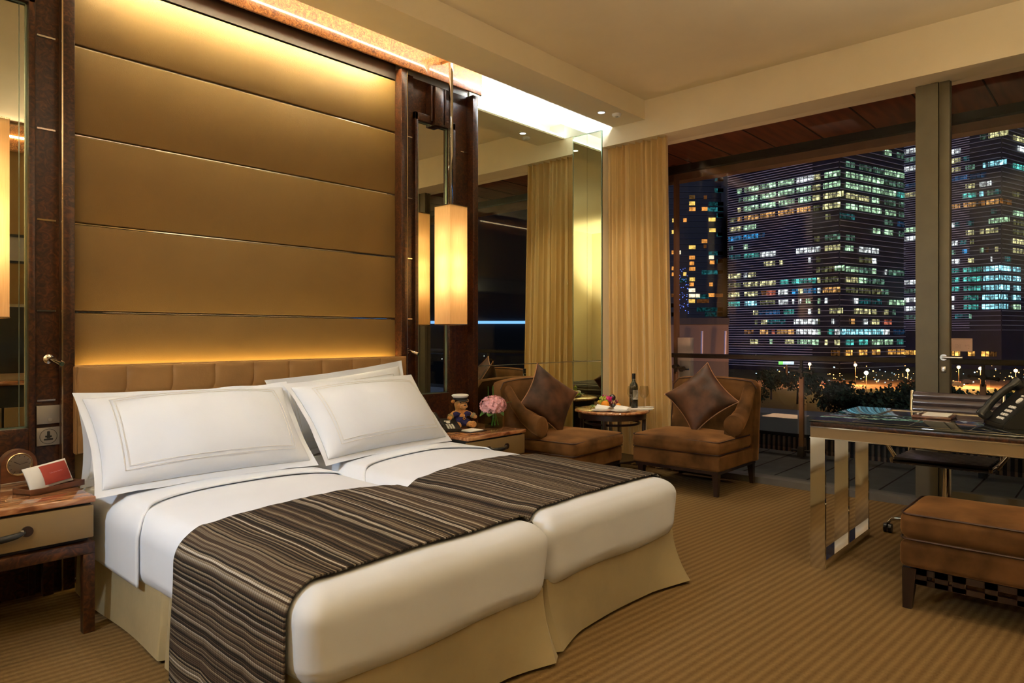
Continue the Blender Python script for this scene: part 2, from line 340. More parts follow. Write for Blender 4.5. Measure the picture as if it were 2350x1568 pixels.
def own(o, label, cat, group=None): return tag(o, label, cat, group)
def soft(x0, y0, z0, x1, y1, z1, r, m=10, e=4, top=0, bot=0, fn=None):
    """rounded, cushioned block"""
    mb = MB(); bm = mb.bm; c = Vector(((x0+x1)/2, (y0+y1)/2, (z0+z1)/2)); h = Vector(((x1-x0)/2, (y1-y0)/2, (z1-z0)/2))
    def ticks(H):
        rr = min(r, H*.98); out = []
        for i in range(e): out.append(-H+rr*(1-math.cos(math.pi/2*i/e))*1.0 if False else -H+rr*i/e)
        n = max(2, m); out += [-(H-rr)+2*(H-rr)*i/n for i in range(n+1)]
        out += [H-rr+rr*(i+1)/e for i in range(e)]
        return out
    T = [ticks(H) for H in h]; V = {}
    def vert(i, j, k):
        if (i, j, k) in V: return V[(i, j, k)]
        p = Vector((T[0][i], T[1][j], T[2][k])); q = Vector([max(-(h[a]-min(r, h[a]*.98)), min(h[a]-min(r, h[a]*.98), p[a])) for a in range(3)])
        d = p-q
        if d.length > 1e-9:
            mx = max(abs(d.x), abs(d.y), abs(d.z)); d = d.normalized()*mx
        p = q+d; sx, sy = max(-1, min(1, p.x/h.x)), max(-1, min(1, p.y/h.y)); k2 = (1-sx*sx)*(1-sy*sy)
        if p.z > 0: p.z += top*k2
        else: p.z -= bot*k2
        p = p+c
        if fn: p = fn(p, sx, sy)
        V[(i, j, k)] = bm.verts.new(p); return V[(i, j, k)]
    n = [len(t)-1 for t in T]
    for a in range(3):
        b_, c_ = (a+1) % 3, (a+2) % 3
        for side in (0, n[a]):
            for i in range(n[b_]):
                for j in range(n[c_]):
                    q = []
                    for (p_, q_) in ((i, j), (i+1, j), (i+1, j+1), (i, j+1)):
                        idx = [0, 0, 0]; idx[a] = side; idx[b_] = p_; idx[c_] = q_; q.append(vert(*idx))
                    try: bm.faces.new(q)
                    except ValueError: pass
    return mb
def pillow_shape(wd, ht, th, pinch=.10, n=20, seed=0, flange=0, wr=.006):
    """cushion lying in XY, thickness in Z, corners pulled out"""
    mb = MB(); hx, hy = wd/2-flange, ht/2-flange
    def outline(u, v, hx, hy): return hx*u*(1-pinch*(1-v*v)*(abs(u))), hy*v*(1-pinch*(1-u*u)*(abs(v)))
    for sgn in (1, -1):
        def fn(a, b):
            u = math.sin((a*2-1)*math.pi/2); v = math.sin((b*2-1)*math.pi/2); x, y = outline(u, v, hx, hy)
            t = th/2*(max(0, 1-u*u)**.45)*(max(0, 1-v*v)**.45)
            nz = noise.noise(Vector((x*5+seed, y*5, sgn*3)))*wr*2 + noise.noise(Vector((x*14+seed, y*14, sgn)))*wr
            edge = (max(abs(u), abs(v)))**4
            return Vector((x, y, sgn*(t+nz*(1-edge)+.0015)))
        mb.grid(fn, n, n)
    if flange:
        def ring(a, b):
            ang = a*4; s_ = int(ang) % 4; f = (ang-int(ang))*2-1
            u, v = ((f, -1), (1, f), (-f, 1), (-1, -f))[s_]
            x, y = outline(u, v, hx, hy); X, Y = outline(u, v, hx+flange, hy+flange)
            k = b; wz = noise.noise(Vector((X*7+seed, Y*7, 5)))*.012*k
            return Vector((x+(X-x)*k, y+(Y-y)*k, wz))
        mb.grid(ring, 96, 3, cu=True)
    bmesh.ops.remove_doubles(mb.bm, verts=mb.bm.verts[:], dist=.0008)
    return mb
def outline_pts(wd, ht, pinch, n=14):
    o = []
    for s_ in range(4):
        for i in range(n):
            f = i/n*2-1; f = math.sin(f*math.pi/2); u, v = ((f, -1), (1, f), (-f, 1), (-1, -f))[s_]
            o.append(Vector((wd/2*u*(1-pinch*(1-v*v)*abs(u)), ht/2*v*(1-pinch*(1-u*u)*abs(v)), 0)))
    return o
def floor_at(u, v, **k):
    """where the sight line through frame pixel (u,v) meets a plane x=, y= or z="""
    a = (u-1175)/F; d = Vector((CY+a*SY, SY-a*CY, -(v-HZ)/F)); (n, val), = k.items(); i = 'xyz'.index(n)
    t = (val-(0, 0, EYE)[i])/d[i]; return Vector((0, 0, EYE))+d*t
# ------------------------------------------------------------------ room shell
YH = 3.875        # mirror plane on the bedhead wall
XW = 5.60         # window plane
YB = -.6; XL = -1.0; ZC = 3.34; ZS = 3.165
struct('floor', MB().box(XL-.1, YB-.1, -.1, XW+.05, YH+.1, 0), 'carpet')
struct('wall_head', MB().box(XL-.1, YH+.02, 0, XW+.1, YH+.2, 3.5), 'white')
struct('wall_back', MB().box(XL-.1, YB-.15, 0, XW+.1, YB, 3.5), 'plaster')
struct('wall_left', MB().box(XL-.15, YB, 0, XL, YH+.1, 3.5), 'plaster')
struct('ceiling', MB().box(XL-.1, YB-.1, ZC, XW+.1, YH+.2, ZC+.16), 'plaster')
# unseen upper floors, added to keep the sun lamp off the balcony
struct('unseen_upper_floors', MB().box(XL-.3, -14, 3.52, 7.0, 16, 12), 'concrete')
struct('trim_1', MB().box(5.35, YB, 3.0, XW+.1, YH+.02, ZC), 'plaster')                       # header over the window
# dropped soffit along the bedhead wall, hollow light cove behind it
sf = MB(); sf.box(XL, 3.244, ZS, 5.35, 3.585, ZS+.018); sf.box(XL, 3.244, ZS+.018, 5.35, 3.262, ZC); sf.box(XL, 3.262, 3.322, 5.35, 3.40, ZC)
struct('trim_2', sf, 'plaster')
struct('trim_3', MB().box(5.352, 3.706, 0, XW, YH+.02, ZC-.0), 'plaster')                     # pier at the window corner
struct('trim_5', MB().box(XL, 3.402, 3.1835, 5.35, 3.553, 3.186).box(XL, 3.399, 3.186, 5.35, 3.403, 3.335).box(XL, 3.403, 3.325, 5.35, YH+.02, 3.339).box(5.346, 3.59, 3.17, 5.350, YH+.02, 3.335), 'white')
# LED line in the cove
led = thing('cove_light_strip', 'bright strip light tucked on the edge of the ceiling cove above the bedhead', 'strip light', (2.2, 3.56, 3.19))
MB().box(XL+.1, 3.555, 3.184, 3.76, 3.578, 3.208).build('warm_led_strip', 'led', led)
MB().box(3.765, 3.555, 3.184, 5.34, 3.578, 3.198).build('cool_led_strip', 'ledw', led)
# door frame on the left wall (seen in the pier mirror)
d0 = thing('door_1', None, None, (XL, .2, 0), kind='structure')
MB().box(XL, .62, 0, XL+.05, .74, 2.15).build('door_frame', 'darkwood', d0)
# mirrors of the bedhead wall
mr = thing('wall_mirror', 'tall greenish wall mirror between the dark bedhead frame and the window pier', 'mirror', (4.5, YH, 0))
MB().box(3.758, YH, .972, 5.349, YH+.015, 3.163).build('upper_mirror_pane', 'mirror', mr)
MB().box(3.758, YH, .03, 5.349, YH+.015, .966).build('lower_mirror_pane', 'mirror', mr)
pm = thing('pier_mirror', 'narrow vertical mirror strip on the window pier beside the gold curtain', 'mirror', (5.35, 3.79, 0))
MB().box(5.336, 3.712, .972, 5.351, YH-.001, 3.155).build('upper_mirror_pane', 'mirror', pm)
MB().box(5.336, 3.712, .03, 5.351, YH-.001, .966).build('lower_mirror_pane', 'mirror', pm)
MB().box(5.334, 3.704, .03, 5.352, 3.711, 3.158).box(5.334, 3.704, 3.156, 5.352, YH, 3.162).build('bevelled_edge', 'mirror_edge', pm)
struct('baseboard_head', MB().box(3.76, YH-.012, 0, 5.35, YH+.01, .028), 'darkwood')

# ------------------------------------------------------------------ upholstered bedhead wall
zs = [.02, .899, 1.334, 1.770, 2.208, 2.646, 3.018]
names = ['lowest taupe wall panel, mostly hidden behind the leather headboard', 'gold wall panel glowing just above the leather headboard', 'second gold wall panel up from the headboard',
         'middle gold wall panel, third up from the headboard', 'gold wall panel directly under the bright topmost one', 'topmost gold wall panel, brightly washed by the light above']
for i in range(6):
    t = thing('wall_panel', names[i], 'wall panel', (2.0, 3.86, zs[i]), group='gold fabric wall panels over the bed')
    MB().box(1.005, 3.835, zs[i]+.006, 2.995, YH+.01, zs[i+1]-.006, .006, 3).build('fabric_panel', 'taupe' if i == 0 else 'fabric', t)
    if i: MB().box(1.005, 3.850, zs[i]-.0022, 2.995, 3.862, zs[i]+.0022).build('chrome_strip', 'chrome', t)
# cornice over the whole bedhead
co = thing('cornice', 'glossy amber burl wood cornice running under the ceiling cove above the bed', 'cornice', (2.0, 3.75, 3.08))
MB().box(.245, 3.735, 3.085, 3.757, 3.753, 3.335, .003).build('burl_fascia', 'burl_o', co)
MB().box(.25, 3.753, 3.150, 3.752, YH+.012, 3.335).build('recess_top', 'burl', co)
MB().box(1.01, 3.828, 3.018, 2.99, YH+.012, 3.150).build('recess_board', 'seam', co)
MB().box(1.01, 3.764, 3.095, 2.99, 3.767, 3.150).build('wash_shield', 'seam', co)  # unseen plate added to keep the wash off the recess board
MB().box(1.04, 3.7535, 3.100, 2.96, 3.759, 3.11).build('wash_light', 'washled', co)
MB().box(.245, 3.734, 3.083, .25, 3.755, 3.335).box(3.752, 3.733, 3.083, 3.7575, 3.755, 3.335).build('edge_trim', 'brass', co)
for (xa, xb, side) in ((2.993, 3.045, 'right'), (.955, 1.007, 'left')):
    t = thing('wall_post', 'dark burl wood post at the %s end of the gold wall panels' % side, 'wood post', (xa, 3.8, 0), group='burl posts framing the gold panels')
    MB().box(xa, 3.765, 0, xb, YH+.01, 3.085, .003).build('burl_post', 'burl', t)
    xs = xb if side == 'right' else xa
    MB().box(xs-.003, 3.764, 0, xs+.003, 3.77, 3.085).build('bright_edge', 'brass', t)
# side panels with inset mirror, greek-key head, chrome inlays
def side_panel(sg, side):
    """sg=+1 right of the bed; mirrored about x=2 for the left"""
    X = lambda x: 2+sg*(x-2)
    def bx(mb, a, y0, z0, b, y1, z1, bv=0): return mb.box(min(X(a), X(b)), y0, z0, max(X(a), X(b)), y1, z1, bv)
    t = thing('side_panel', 'dark glossy burl wall panel with inset mirror %s of the bed' % side, 'wall panel', (X(3.4), 3.86, 0), group='burl mirror panels flanking the bed')
    bx(MB(), 3.045, 3.825, 0, 3.145, YH+.01, 3.085).build('inlay_column', 'burl', t)
    for z in (.909, 1.335, 1.768, 2.2, 2.64):
        bx(MB(), 3.06, 3.818, z-.004, 3.135, 3.826, z+.004).build('chrome_inlay', 'chrome', t)
    fr = MB(); bx(fr, 3.145, 3.80, 0, 3.172, YH+.01, 2.83, .003); bx(fr, 3.478, 3.80, 0, 3.54, YH+.01, 2.83, .003)
    bx(fr, 3.145, 3.80, 2.775, 3.30, YH+.01, 2.83, .003); bx(fr, 3.42, 3.80, 2.775, 3.54, YH+.01, 2.83, .003)
    bx(fr, 3.172, 3.80, 0, 3.478, YH+.01, .785, .003)
    bx(fr, 3.285, 3.79, 2.79, 3.30, YH+.01, 3.05); bx(fr, 3.42, 3.79, 2.79, 3.435, YH+.01, 3.05)
    fr.build('key_frame', 'burl', t)
    bx(MB(), 3.145, 3.85, 2.775, 3.757, YH+.01, 3.085).build('upper_board', 'burl', t)
    bx(MB(), 3.32, 3.78, 2.765, 3.40, YH, 3.05, .003).build('hanger_board', 'burl', t)
    bx(MB(), 3.54, 3.835, 0, 3.70, YH+.01, 2.78).build('outer_board', 'burl', t)
    bx(MB(), 3.70, 3.775, 0, 3.757, YH+.01, 3.085, .003).build('end_stile', 'burl', t)
    for z in (1.335, 1.768, 2.2, 2.64): bx(MB(), 3.62, 3.828, z-.003, 3.70, 3.836, z+.003).build('chrome_inlay', 'chrome', t)
    bx(MB(), 3.172, 3.835, .785, 3.478, 3.842, 2.775).build('mirror', 'mirror_c', t)
    m = MB(); bx(m, 3.172, 3.826, .785, 3.180, 3.836, 2.775); bx(m, 3.470, 3.826, .785, 3.478, 3.836, 2.775); bx(m, 3.172, 3.826, .785, 3.478, 3.836, .792); bx(m, 3.172, 3.826, 2.768, 3.478, 3.836, 2.775)
    bx(m, 3.20, 3.8345, .785, 3.2035, 3.836, 2.775)
    m.build('mirror_bevel', 'mirror_edge', t)
side_panel(1, 'right'); side_panel(-1, 'left')
# socket and switch plates left of the bed, reading lights
sp = thing('switch_plate', 'plain grey switch plate with small round sensor, above the socket left of the bed', 'switch', (.91, 3.82, .84))
MB().box(.862, 3.812, .797, .957, 3.824, .884, .002).build('plate', 'grey', sp)
MB().cyl((.915, 3.813, .817), (.915, 3.806, .817), .009, n=20).build('sensor', 'steel', sp)
so = thing('power_socket', 'grey power socket plate with round outline and black pin slots left of the bed', 'socket', (.91, 3.82, .737))
MB().box(.862, 3.812, .694, .957, 3.824, .779, .002).build('plate', 'grey', so)
MB().tube([(.9095+.035*math.cos(a*math.pi/20), 3.811, .737+.035*math.sin(a*math.pi/20)) for a in range(40)], .0009, 6, True).build('outline_ring', 'blackm', so)
MB().box(.904, 3.809, .738, .915, 3.813, .762, .003).box(.896, 3.809, .733, .923, 3.813, .741, .002).box(.903, 3.809, .728, .916, 3.813, .738).box(.891, 3.809, .719, .928, 3.813, .727, .002).build('pin_slots', 'blackm', so)
for X0, side in ((.912, 'left'), (3.088, 'right')):
    rl = thing('reading_light', 'small chrome swivel reading light on the burl panel %s of the bed' % side, 'reading light', (X0, 3.82, 1.10), group='chrome reading lights')
    MB().lathe([(0, 0), (.022, 0), (.022, .006), (.014, .010), (0, .010)], n=24).xf(Matrix.Translation((X0, 3.825, 1.105)) @ Matrix.Rotation(R(90), 4, 'X')).build('wall_rose', 'chrome', rl)
    MB().cyl((X0, 3.815, 1.105), (X0+.014, 3.775, 1.098), .007, n=12).cyl((X0+.006, 3.80, 1.104), (X0+.036, 3.745, 1.082), .0135, .0145, n=20).build('head', 'chrome', rl)
    MB().cyl((X0+.036, 3.745, 1.082), (X0+.0375, 3.7425, 1.0808), .011, n=16).build('lens', 'glass_edge', rl)

# ------------------------------------------------------------------ headboard
hb = thing('headboard', 'long tufted tan leather headboard shared by the two beds', 'headboard', (2.0, 3.76, .64))
m = MB(); x0, x1, zt, zb = 1.0, 3.005, 1.073, .644; rows = [1.073, .925, .79, .644]
def hfn(a, b):
    x = x0+(x1-x0)*a; z = zb+(zt-zb)*b; fx = (x-x0)/(x1-x0)*9; fx -= math.floor(min(fx, 8.9999))
    for r0, r1 in zip(rows, rows[1:]):
        if r1-1e-6 <= z <= r0+1e-6: fz = (z-r1)/(r0-r1); break
    g = (1-abs(2*fx-1)**9)*(1-abs(2*fz-1)**9)
    tuft = math.exp(-((min(fx, 1-fx)*.22)**2+(min(fz, 1-fz)*.14)**2)/.0011)*(.007 if .66 < z < 1.05 else 0)
    e = .012 if min(a, 1-a) < .004 or min(b, 1-b) < .01 else 0
    return Vector((x, 3.722-.010*g+tuft+e, z))
m.grid(hfn, 180, 48); m.build('tufted_front', 'leather', hb)
MB().box(x0-.001, 3.724, zb, x1+.001, 3.790, zt, .012, 3).build('padded_body', 'leather', hb)
MB().box(1.03, 3.795, 1.02, 2.97, 3.808, 1.03).box(1.03, 3.790, .99, 2.97, 3.835, 1.0).build('glow_strip', 'uplight', hb)
MB().tube([(x0+.004, 3.727, zb+.006), (x0+.004, 3.727, zt-.004), (x1-.004, 3.727, zt-.004), (x1-.004, 3.727, zb+.006)], .004).build('edge_piping', 'leather', hb)

# ------------------------------------------------------------------ beds
def bed(bx0, bx1, yf, label):
    t = thing('bed', label, 'bed', ((bx0+bx1)/2, 2.7, 0), group='twin beds')
    # flared skirt with pleats
    path = [(bx0+.02, 3.66), (bx0+.02, yf+.03), (bx1-.02, yf+.03), (bx1-.02, 3.66)]
    L = [math.dist(path[i], path[i+1]) for i in range(3)]; T = sum(L)
    m = MB()
    def sk(a, b):
        d = a*T; i = 0
        while i < 2 and d > L[i]: d -= L[i]; i += 1
        p, q = path[i], path[i+1]; f = d/L[i]; x = p[0]+(q[0]-p[0])*f; y = p[1]+(q[1]-p[1])*f
        n = ((-1, 0), (0, -1), (1, 0))[i]; k = 1-b
        cr_ = .22; corner = max(0, 1-min(d, L[i]-d)/cr_) if i == 1 else (max(0, 1-(L[0]-d)/cr_) if i == 0 else max(0, 1-d/cr_))
        inner = (x-2.0)*(((bx0+bx1)/2)-2.0) > 0; inner = abs(x-2.0) < .25; sm = .3 if inner else 1
        fl = .012*k+.055*k*k*corner**1.4*(sm if i != 1 else 1)
        nx, ny = n
        if i == 1: cx = (-1 if d < L[1]/2 else 1)*.05*k*k*corner**2*(sm if sm == 1 else -.2)
        else: cx = 0
        wv = .008*math.sin(a*T*7)*k
        pl = 0
        if i == 0:
            pd = abs(d-1.04)
            if pd < .035: pl = -.06*(1-pd/.035)*(.3+.7*k)
        yy = y+ny*(fl+wv)+(0 if i == 1 else -.055*k*k*corner**2)
        return Vector((x+nx*(fl+wv+pl)+cx, yy, .016+.258*b))
    m.grid(sk, 520, 8); m.build('bed_skirt', 'skirt', t)
    MB().box(bx0+.05, yf+.06, .02, bx1-.05, 3.66, .26).build('box_base', 'skirt', t)
    def fn(p, sx, sy):
        # pulled corners at the foot, loose hem
        if sy < -.9 and p.z > .26:
            zz = min(1, (p.z-.26)/.2); k = max(0, (abs(sx)-.86)/.14)*max(0, (-sy-.9)/.1)*zz*zz*(3-2*zz); p.x += math.copysign(.030*k, sx); p.y -= .022*k; p.z += .012*k
        nz = noise.noise(p*3.1)*.006; p.z += nz if p.z > .5 else 0
        if p.z < .30: p.z += .006*math.sin(p.x*9+p.y*7)
        return p
    soft(bx0, yf, .228, bx1, 3.70, .517, .085, 26, 7, top=.038, fn=fn).build('duvet', 'linen', t)
    # turned-down sheet edge, follows the duvet
    m = MB(); r = .088; top = .517
    P = [(bx0-.006, .25+(top-r-.25)*i/12) for i in range(12)]+[(bx0+r-(r+.006)*math.cos(a), top-r+(r+.006)*math.sin(a)) for a in [math.pi/2*i/12 for i in range(12)]]
    P += [(bx0+r+(bx1-bx0-2*r)*i/40, top+.006) for i in range(41)]
    P += [(bx1-r+(r+.006)*math.sin(a), top-r+(r+.006)*math.cos(a)) for a in [math.pi/2*i/12 for i in range(1, 13)]]+[(bx1+.006, top-r+(.25-top+r)*i/12) for i in range(1, 13)]
    def sh(a, b):
        x, z = P[min(len(P)-1, int(round(a*(len(P)-1))))]; s = 2*(x-bx0)/(bx1-bx0)-1; s = max(-1, min(1, s)); ya = 2.985-.17*abs(s)**5-(.0 if z > top-.08 else -(z-top+.08)*.25*0)
        y = ya+(3.40-ya)*b; sy = (y-(3.70+yf)/2)/((3.70-yf)/2)
        if z > top: z += .038*(1-s*s)*(1-sy*sy)+noise.noise(Vector((x, y, z))*3.1)*.006
        return Vector((x, y, z))
    m.grid(sh, len(P)-1, 24); o = m.build('turned_down_sheet', 'linen', t); md = o.modifiers.new('hem', 'SOLIDIFY'); md.thickness = .007; md.offset = 1
    return t
bed(.972, 1.985, 1.60, 'near twin bed with white duvet and olive skirt, beside the left bedside table')
bed(2.012, 3.03, 1.64, 'far twin bed with white duvet and olive skirt, nearer the window')
def runner(bx0, bx1, yf, y0, y1, zl, zr, label):
    pr = []; top = .517; r = .085
    def prof(n=150):
        P = []
        for i in range(30): P.append((bx0-.014, zl+(top-r-zl)*i/30))
        for i in range(13): a = math.pi/2*i/13; P.append((bx0+r-(r+.014)*math.cos(a), top-r+(r+.014)*math.sin(a)))
        xa, xb = bx0+r, bx1-r
        for i in range(41):
            f = i/40; x = xa+(xb-xa)*f; s = 2*(x-bx0)/(bx1-bx0)-1; P.append((x, top+.012))
        for i in range(1, 14): a = math.pi/2*i/13; P.append((bx1-r+(r+.014)*math.sin(a), top-r+(r+.014)*math.cos(a)))
        for i in range(1, 31): P.append((bx1+.014, top-r+(zr-top+r)*i/30))
        return P
    P = prof(); S_ = [0]
    for a, b in zip(P, P[1:]): S_.append(S_[-1]+math.dist(a, b))
    m = MB(); N_ = len(P)-1
    def fn(a, b):
        i = min(N_, int(round(a*N_))); x, z = P[i]; y = y0+(y1-y0)*b
        side = -1 if x < bx0+.02 else (1 if x > bx1-.02 else 0)
        drop = max(0, (top-.06-z)/.45) if side else 0
        wv = (noise.noise(Vector((y*4, z*2, bx0*9)))*.03+.012*math.sin(y*11+z*3))*drop
        if side: x += side*(.004+abs(wv)*.6+.008*drop)
        else:
            s = 2*(x-bx0)/(bx1-bx0)-1; sy = (y-(3.70+yf)/2)/((3.70-yf)/2); z += .038*(1-s*s)*(1-sy*sy)+noise.noise(Vector((x, y, z))*3.1)*.006+.0025*noise.noise(Vector((x*8, y*10, 2)))+.001*math.sin(x*60+3*noise.noise(Vector((x*4, y*3, 0))))
        y += .006*noise.noise(Vector((S_[i]*5, b*9, 7)))
        return Vector((x, y+.012*drop*(1 if b > .5 else -1), z))
    m.grid(fn, N_, 40, uv=lambda a, b: (S_[min(N_, int(round(a*N_)))], y0+(y1-y0)*b+.05*math.sin(a*9)*0))
    o = m.build('bed_runner', 'runner'); md = o.modifiers.new('thickness', 'SOLIDIFY'); md.thickness = .006; md.offset = 1
    return own(o, label, 'bed runner', 'striped bed runners')
runner(.972, 1.985, 1.60, 1.70, 2.44, .03, .33, 'brown striped runner across the near bed, hanging to the floor')
runner(2.012, 3.03, 1.64, 1.74, 2.50, .33, .06, 'brown striped runner across the far bed, on the window side')
def bed_pillow(cx, cy, cz, wd, ht, th, lean, rz, seed, label, tilt=0):
    t = thing('pillow', label, 'pillow', (cx, cy, cz), group='white bed pillows')
    M = Matrix.Translation((cx, cy, cz)) @ Matrix.Rotation(rz, 4, 'Z') @ Matrix.Rotation(R(lean), 4, 'X') @ Matrix.Rotation(tilt, 4, 'Z')
    pillow_shape(wd, ht, th, .05, 26, seed, .035, .007).xf(M).build('pillowcase', 'linen', t)
    s = MB()
    for k in (0, .016):
        a, b = wd/2-.12-k, ht/2-.085-k
        pts = []
        for (u0, v0, u1, v1) in ((-a, -b, a, -b), (a, -b, a, b), (a, b, -a, b), (-a, b, -a, -b)):
            for i in range(10):
                u = u0+(u1-u0)*i/10; v = v0+(v1-v0)*i/10; U = u/(wd/2-.035); V = v/(ht/2-.035)
                z = th/2*max(0, 1-U*U)**.45*max(0, 1-V*V)**.45+.004; pts.append((u, v, z))
        s.tube(pts, .0013, 5, True)
    s.xf(M).build('stitched_border', 'linen_seam', t)
bed_pillow(1.44, 3.61, .72, .93, .42, .10, 80, 0, 3, 'white pillow mostly hidden behind the large front pillow of the near bed')
bed_pillow(1.425, 3.30, .752, 1.02, .54, .25, 50, R(-2), 1, 'large white pillow with stitched border, front of the near bed', tilt=R(0))
bed_pillow(2.42, 3.57, .775, 1.0, .48, .13, 74, 0, 9, 'white pillow behind the front one on the far bed, its corner sticking up', tilt=R(5))
bed_pillow(2.42, 3.30, .752, 1.02, .54, .24, 50, R(8), 5, 'white pillow with stitched border, front of the far bed', tilt=R(0))

# ------------------------------------------------------------------ bedside tables
def bedside(xa, xb, side, label):
    t = thing('bedside_table', label, 'bedside table', ((xa+xb)/2, 3.45, 0), group='marble topped bedside tables')
    MB().box(xa, 3.14, .535, xb, 3.80, .56, .005, 3).build('marble_top', 'marble', t)
    MB().box(xa+.012, 3.168, .52, xb-.012, 3.79, .535).box(xa+.02, 3.18, .375, xb-.02, 3.79, .52).build('carcass', 'blackm', t)
    d = MB().box(xa+.006, 3.148, .392, xb-.006, 3.172, .524, .003).build('drawer', 'drawer', t)
    xm = (xa+xb)/2
    for sx in (-1, 1):
        MB().cyl((xm+sx*.088, 3.148, .462), (xm+sx*.088, 3.140, .462), .020, n=20).build('handle_rose', 'darkwood', d)
        MB().box(xm+sx*.070-.005, 3.128, .452, xm+sx*.070+.005, 3.142, .472, .002).build('handle_collar', 'steel', d)
    MB().tube([(xm-.078, 3.137, .462), (xm-.05, 3.124, .456), (xm, 3.116, .452), (xm+.05, 3.124, .456), (xm+.078, 3.137, .462)], [.007, .012, .014, .012, .007], 10).build('handle', 'black', d)
    MB().box(xa+.0, 3.15, .325, xb, 3.79, .372, .003).build('base_frame', 'burl', t)
    for lx in (xa, xb-.042):
        for ly in (3.152, 3.745):
            MB().box(lx, ly, 0, lx+.042, ly+.042, .325, .002).build('leg', 'burl', t)
bedside(.27, .915, 0, 'marble topped bedside table with bronze drawer, in the left corner, clock on it')
bedside(3.035, 3.60, 1, 'marble topped bedside table between the far bed and the armchair, flowers on it')

# things on the left bedside table
ck = thing('table_clock', 'arched wooden table clock with round silver dial on left bedside table', 'clock', (.755, 3.62, .56), R(6))
def arch(w_, h_, n=16): return [(-w_, 0, .004), (w_, 0, .004)]+[(w_*math.cos(a), 0, h_-w_+w_*math.sin(a)) for a in [math.pi*i/n for i in range(n+1)]]
MB().prism(arch(.068, .155), 'y', (0, .045, 0)).build('wooden_case', 'darkwood2', ck, local=True)
MB().box(-.070, -.004, 0, .070, .049, .014, .002).build('plinth', 'steel', ck, local=True)
MB().tube([(.047*math.cos(a*math.pi/18), -.004, .090+.047*math.sin(a*math.pi/18)) for a in range(36)], .0042, 8, True).build('bezel', 'brass', ck, local=True)
dl = MB().cyl((0, -.002, .090), (0, .002, .090), .046, n=36).build('dial', 'steel', ck, local=True)
tk = MB()
for a in range(12):
    c, s = math.cos(a*math.pi/6), math.sin(a*math.pi/6); tk.tube([(.034*c, -.0035, .09+.034*s), (.040*c, -.0035, .09+.040*s)], .001, 4)
tk.build('hour_marks', 'ink', dl, local=True)
MB().tube([(0, -.0045, .09), (-.022, -.0045, .104)], .0013, 5).tube([(0, -.005, .09), (.030, -.005, .096)], .001, 5).build('hands', 'ink', dl, local=True)
tr = thing('desk_tray', 'brown leather tray holding a small white sachet on left bedside table', 'tray', (.815, 3.42, .56), R(24))
MB().prism([(-.115, -.05, .001), (-.085, -.068, .001), (.085, -.068, .001), (.115, -.05, .001), (.115, .05, .001), (-.115, .05, .001)], 'z', (0, 0, .006)).build('tray_floor', 'darkwood2', tr, local=True)
MB().prism([(-.115, -.05, .001), (-.085, -.068, .001), (.115, -.068, .001), (.115, -.062, .001), (-.083, -.062, .001), (-.109, -.047, .001)], 'z', (0, 0, .024)).box(-.115, -.05, .001, -.109, .05, .024).box(.109, -.066, .001, .115, .05, .024).box(-.115, .044, .001, .115, .05, .024).build('rim', 'darkwood2', tr, local=True)
sc = thing('sachet', 'small white pillow sachet with red label propped in the brown tray', 'sachet', (.818, 3.435, .567), R(18))
MS = Matrix.Translation((0, 0, .052)) @ Matrix.Rotation(R(66), 4, 'X') @ Matrix.Rotation(R(6), 4, 'Z')
pillow_shape(.185, .105, .034, .03, 18, 4, .0, .003).xf(MS).build('cushion', 'capwhite', sc, local=True)
lb = MB().grid(lambda a, b: MS @ Vector((-.035+.115*a, -.042+.084*b, .0185*(1-((a*.115-.035)/.0925)**2)**.45*(1-((b*.084-.042)/.0525)**2)**.45+.0045)), 10, 8).build('red_label', 'redpaper', sc, local=True)
MB().tube([MS @ Vector((-.006+.055*i/24, .002*math.sin(i*1.9)*(1+.6*math.sin(i*.7))+.002, .0235)) for i in range(25)], .0005, 4).build('script_line', 'petal', lb, local=True)

